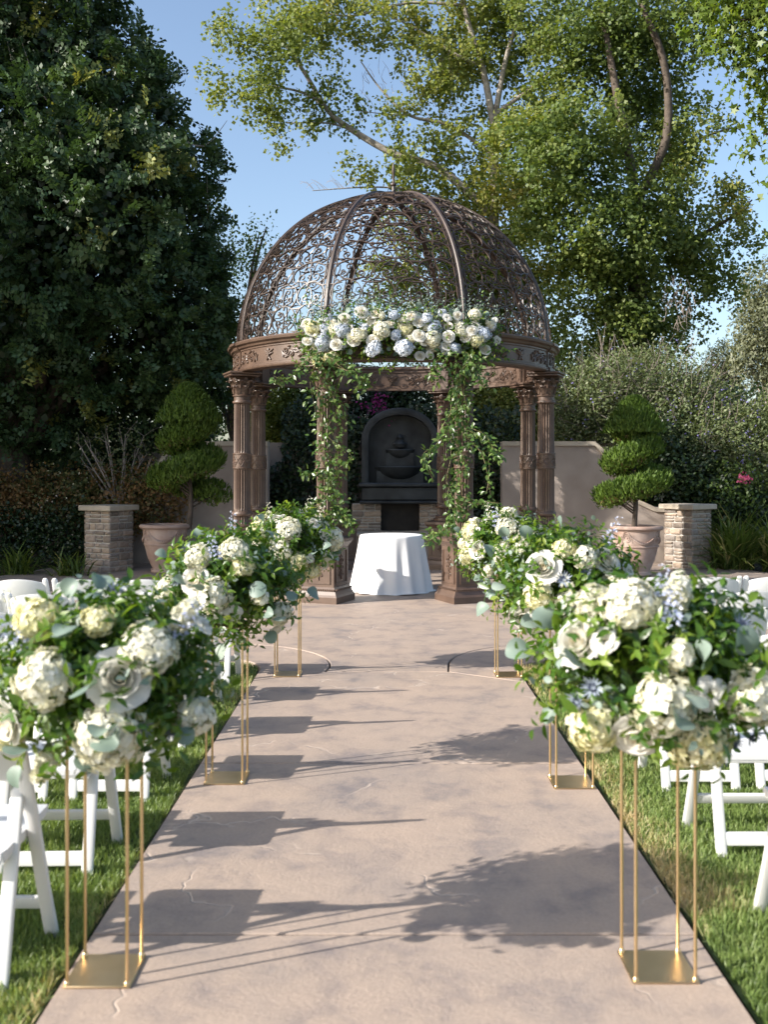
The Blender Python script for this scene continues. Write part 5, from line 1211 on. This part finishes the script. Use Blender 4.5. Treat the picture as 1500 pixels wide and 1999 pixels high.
for _ in range(50):
    u = -1.08+2.3*random.random(); w = ring_pt(u, 2.93+.55*random.random(), .06+.12*random.random()); put_leaf(gl, w-go, Vector((random.gauss(0, 1), -.4, random.gauss(0, .8))), Vector((random.gauss(0, .4), -1, .5)), .05+.045*random.random())
n = 430; Ps, As, Ns = [], [], []
for _ in range(n):
    u = -1.15+2.45*random.random(); z = 3.12+random.gauss(0, .14); b0 = ring_pt(u, z, .0+.17*random.random()); d = Vector((random.gauss(0, .8), -.45+random.gauss(0, .3), random.gauss(.25, .8))).normalized(); l = .12+.16*random.random()
    for k in range(9):
        s = Vector((random.gauss(0, 1), random.gauss(0, 1), random.gauss(0, 1))); Ps.append(b0+d*l*(k/8)-go); As.append(d*.5+s.normalized()); Ns.append(Vector((random.gauss(0, .5), -.6, .8)))
leaf_object('foliage', np.array(Ps), np.array(As), np.array(Ns), .055*(.7+.6*rng.rand(len(Ps))), .028, T_LEAF, M['greens'], gl)
n = 260; Ps, As, Ns = [], [], []
for _ in range(n):
    u = -1.15+2.45*random.random(); b0 = ring_pt(u, 3.30+random.gauss(0, .10), .0+.08*random.random()); d = Vector((random.gauss(0, .5), -.2+random.gauss(0, .3), 1)).normalized(); l = .15+.16*random.random()
    for k in range(9): s = Vector((random.gauss(0, 1), random.gauss(0, 1), random.gauss(0, 1))); Ps.append(b0+d*l*(k/8)-go); As.append(d*.5+s.normalized()); Ns.append(Vector((random.gauss(0, .5), -.6, .8)))
leaf_object('grey_foliage', np.array(Ps), np.array(As), np.array(Ns), .036*(.7+.6*rng.rand(len(Ps))), .016, T_LEAF, M['eucalyptus'], gl)
b = MB(); b.sweep([ring_pt(-1.1+2.3*k/20, 3.16, .03)-go for k in range(21)], circ(.05, 8)); b.build('garland_base', M['turf'], gl, 50)

# smilax vines hanging down the two front columns
def hanging_vine(cx, cy, strands, label, seed):
    rs = random.Random(seed); t = empty('hanging_vine', (cx, cy, .0)); tag(t, label, 'vine', 'leafy vines hanging from the garland'); b = MB(); Ps, As, Ns = [], [], []
    for pts, dens, wid in strands:
        P = [Vector((p[0]-cx, p[1]-cy, p[2])) for p in pts]
        for rep in range(2):
            Q = [p+Vector((rs.gauss(0, wid*.5), rs.gauss(0, wid*.3), rs.gauss(0, .03))) for p in P]; sm = limb(b, [tuple(q) for q in Q], .0045, .002, 4, 7)
            for k in range(len(sm)-1):
                for _ in range(dens):
                    f = rs.random(); c = sm[k]*(1-f)+sm[k+1]*f; off = Vector((rs.gauss(0, 1), rs.gauss(-.3, .8), rs.gauss(0, .8))).normalized(); c2 = c+off*(rs.random()*wid)
                    Ps.append(c2); As.append(off*.6+Vector((rs.gauss(0, .5), rs.gauss(0, .4), -.5+rs.gauss(0, .4)))); Ns.append(Vector((rs.gauss(0, .6), -.8, .6+rs.gauss(0, .3))))
    b.build('stems', M['vinestem'], t, 60); n = len(Ps)
    leaf_object('foliage', np.array(Ps), np.array(As), np.array(Ns), .066*(.65+.7*rng.rand(n)), .036*(.7+.6*rng.rand(n)), T_LEAF, M['smilax'], t)
    put_n = 0
def vp(px, py, Y): p = at(px, py, Y); return (p.x, p.y, p.z)
yv = 11.78
hanging_vine(-.71, 12.03, [
    ([vp(610, 690, 11.6), vp(615, 740, 11.7), vp(625, 790, yv), vp(625, 850, yv), vp(640, 905, yv), vp(655, 960, yv), vp(665, 1020, yv)], 3, .13),
    ([vp(660, 700, 11.6), vp(650, 750, 11.7), vp(645, 800, yv), vp(655, 850, yv), vp(668, 890, yv), vp(650, 930, yv), vp(640, 985, yv), vp(650, 1010, yv)], 3, .11),
    ([vp(640, 700, 11.6), vp(680, 725, 11.55), vp(710, 735, 11.55), vp(700, 760, 11.55)], 3, .09), ([vp(620, 690, 11.6), vp(590, 715, 11.55), vp(565, 735, 11.55), vp(540, 738, 11.5)], 2, .07),
    ([vp(645, 920, yv), vp(615, 925, 11.7), vp(585, 928, 11.65)], 2, .06), ([vp(655, 990, yv), vp(670, 1015, 11.7), vp(685, 1035, 11.7)], 3, .06), ([vp(640, 960, yv), vp(615, 985, 11.6), vp(590, 1010, 11.5)], 3, .07),
    ([vp(630, 690, 11.6), vp(640, 730, 11.7), vp(660, 790, yv), vp(672, 830, yv)], 2, .10)], 'leafy green vine winding down the front column on the dark tree side', 1)
hanging_vine(.95, 12.03, [
    ([vp(900, 690, 11.6), vp(890, 740, 11.7), vp(885, 790, yv), vp(890, 840, yv), vp(890, 890, yv), vp(905, 940, yv), vp(900, 985, yv), vp(885, 1010, yv), vp(865, 1040, 11.6), vp(840, 1060, 11.6)], 3, .12),
    ([vp(930, 690, 11.6), vp(920, 740, 11.7), vp(910, 800, yv), vp(900, 860, yv), vp(915, 900, yv), vp(895, 960, yv), vp(890, 1010, yv), vp(870, 1050, yv)], 3, .11),
    ([vp(890, 800, yv), vp(860, 840, 11.7), vp(850, 870, 11.65), vp(835, 895, 11.65), vp(842, 925, 11.65)], 2, .06), ([vp(905, 830, yv), vp(940, 850, 11.7), vp(970, 875, 11.65), vp(975, 890, 11.65)], 3, .08),
    ([vp(915, 860, yv), vp(945, 900, 11.7), vp(950, 960, 11.7)], 2, .07), ([vp(905, 975, yv), vp(935, 985, 11.7), vp(968, 980, 11.65)], 2, .06), ([vp(920, 690, 11.6), vp(935, 720, 11.6), vp(945, 760, 11.65)], 3, .09),
    ([vp(880, 690, 11.6), vp(860, 715, 11.55), vp(850, 740, 11.55)], 3, .09), ([vp(900, 700, 11.6), vp(905, 740, 11.6), vp(900, 790, 11.7), vp(920, 830, yv)], 3, .13)], 'leafy green vine hanging down the front column on the shrub side', 2)
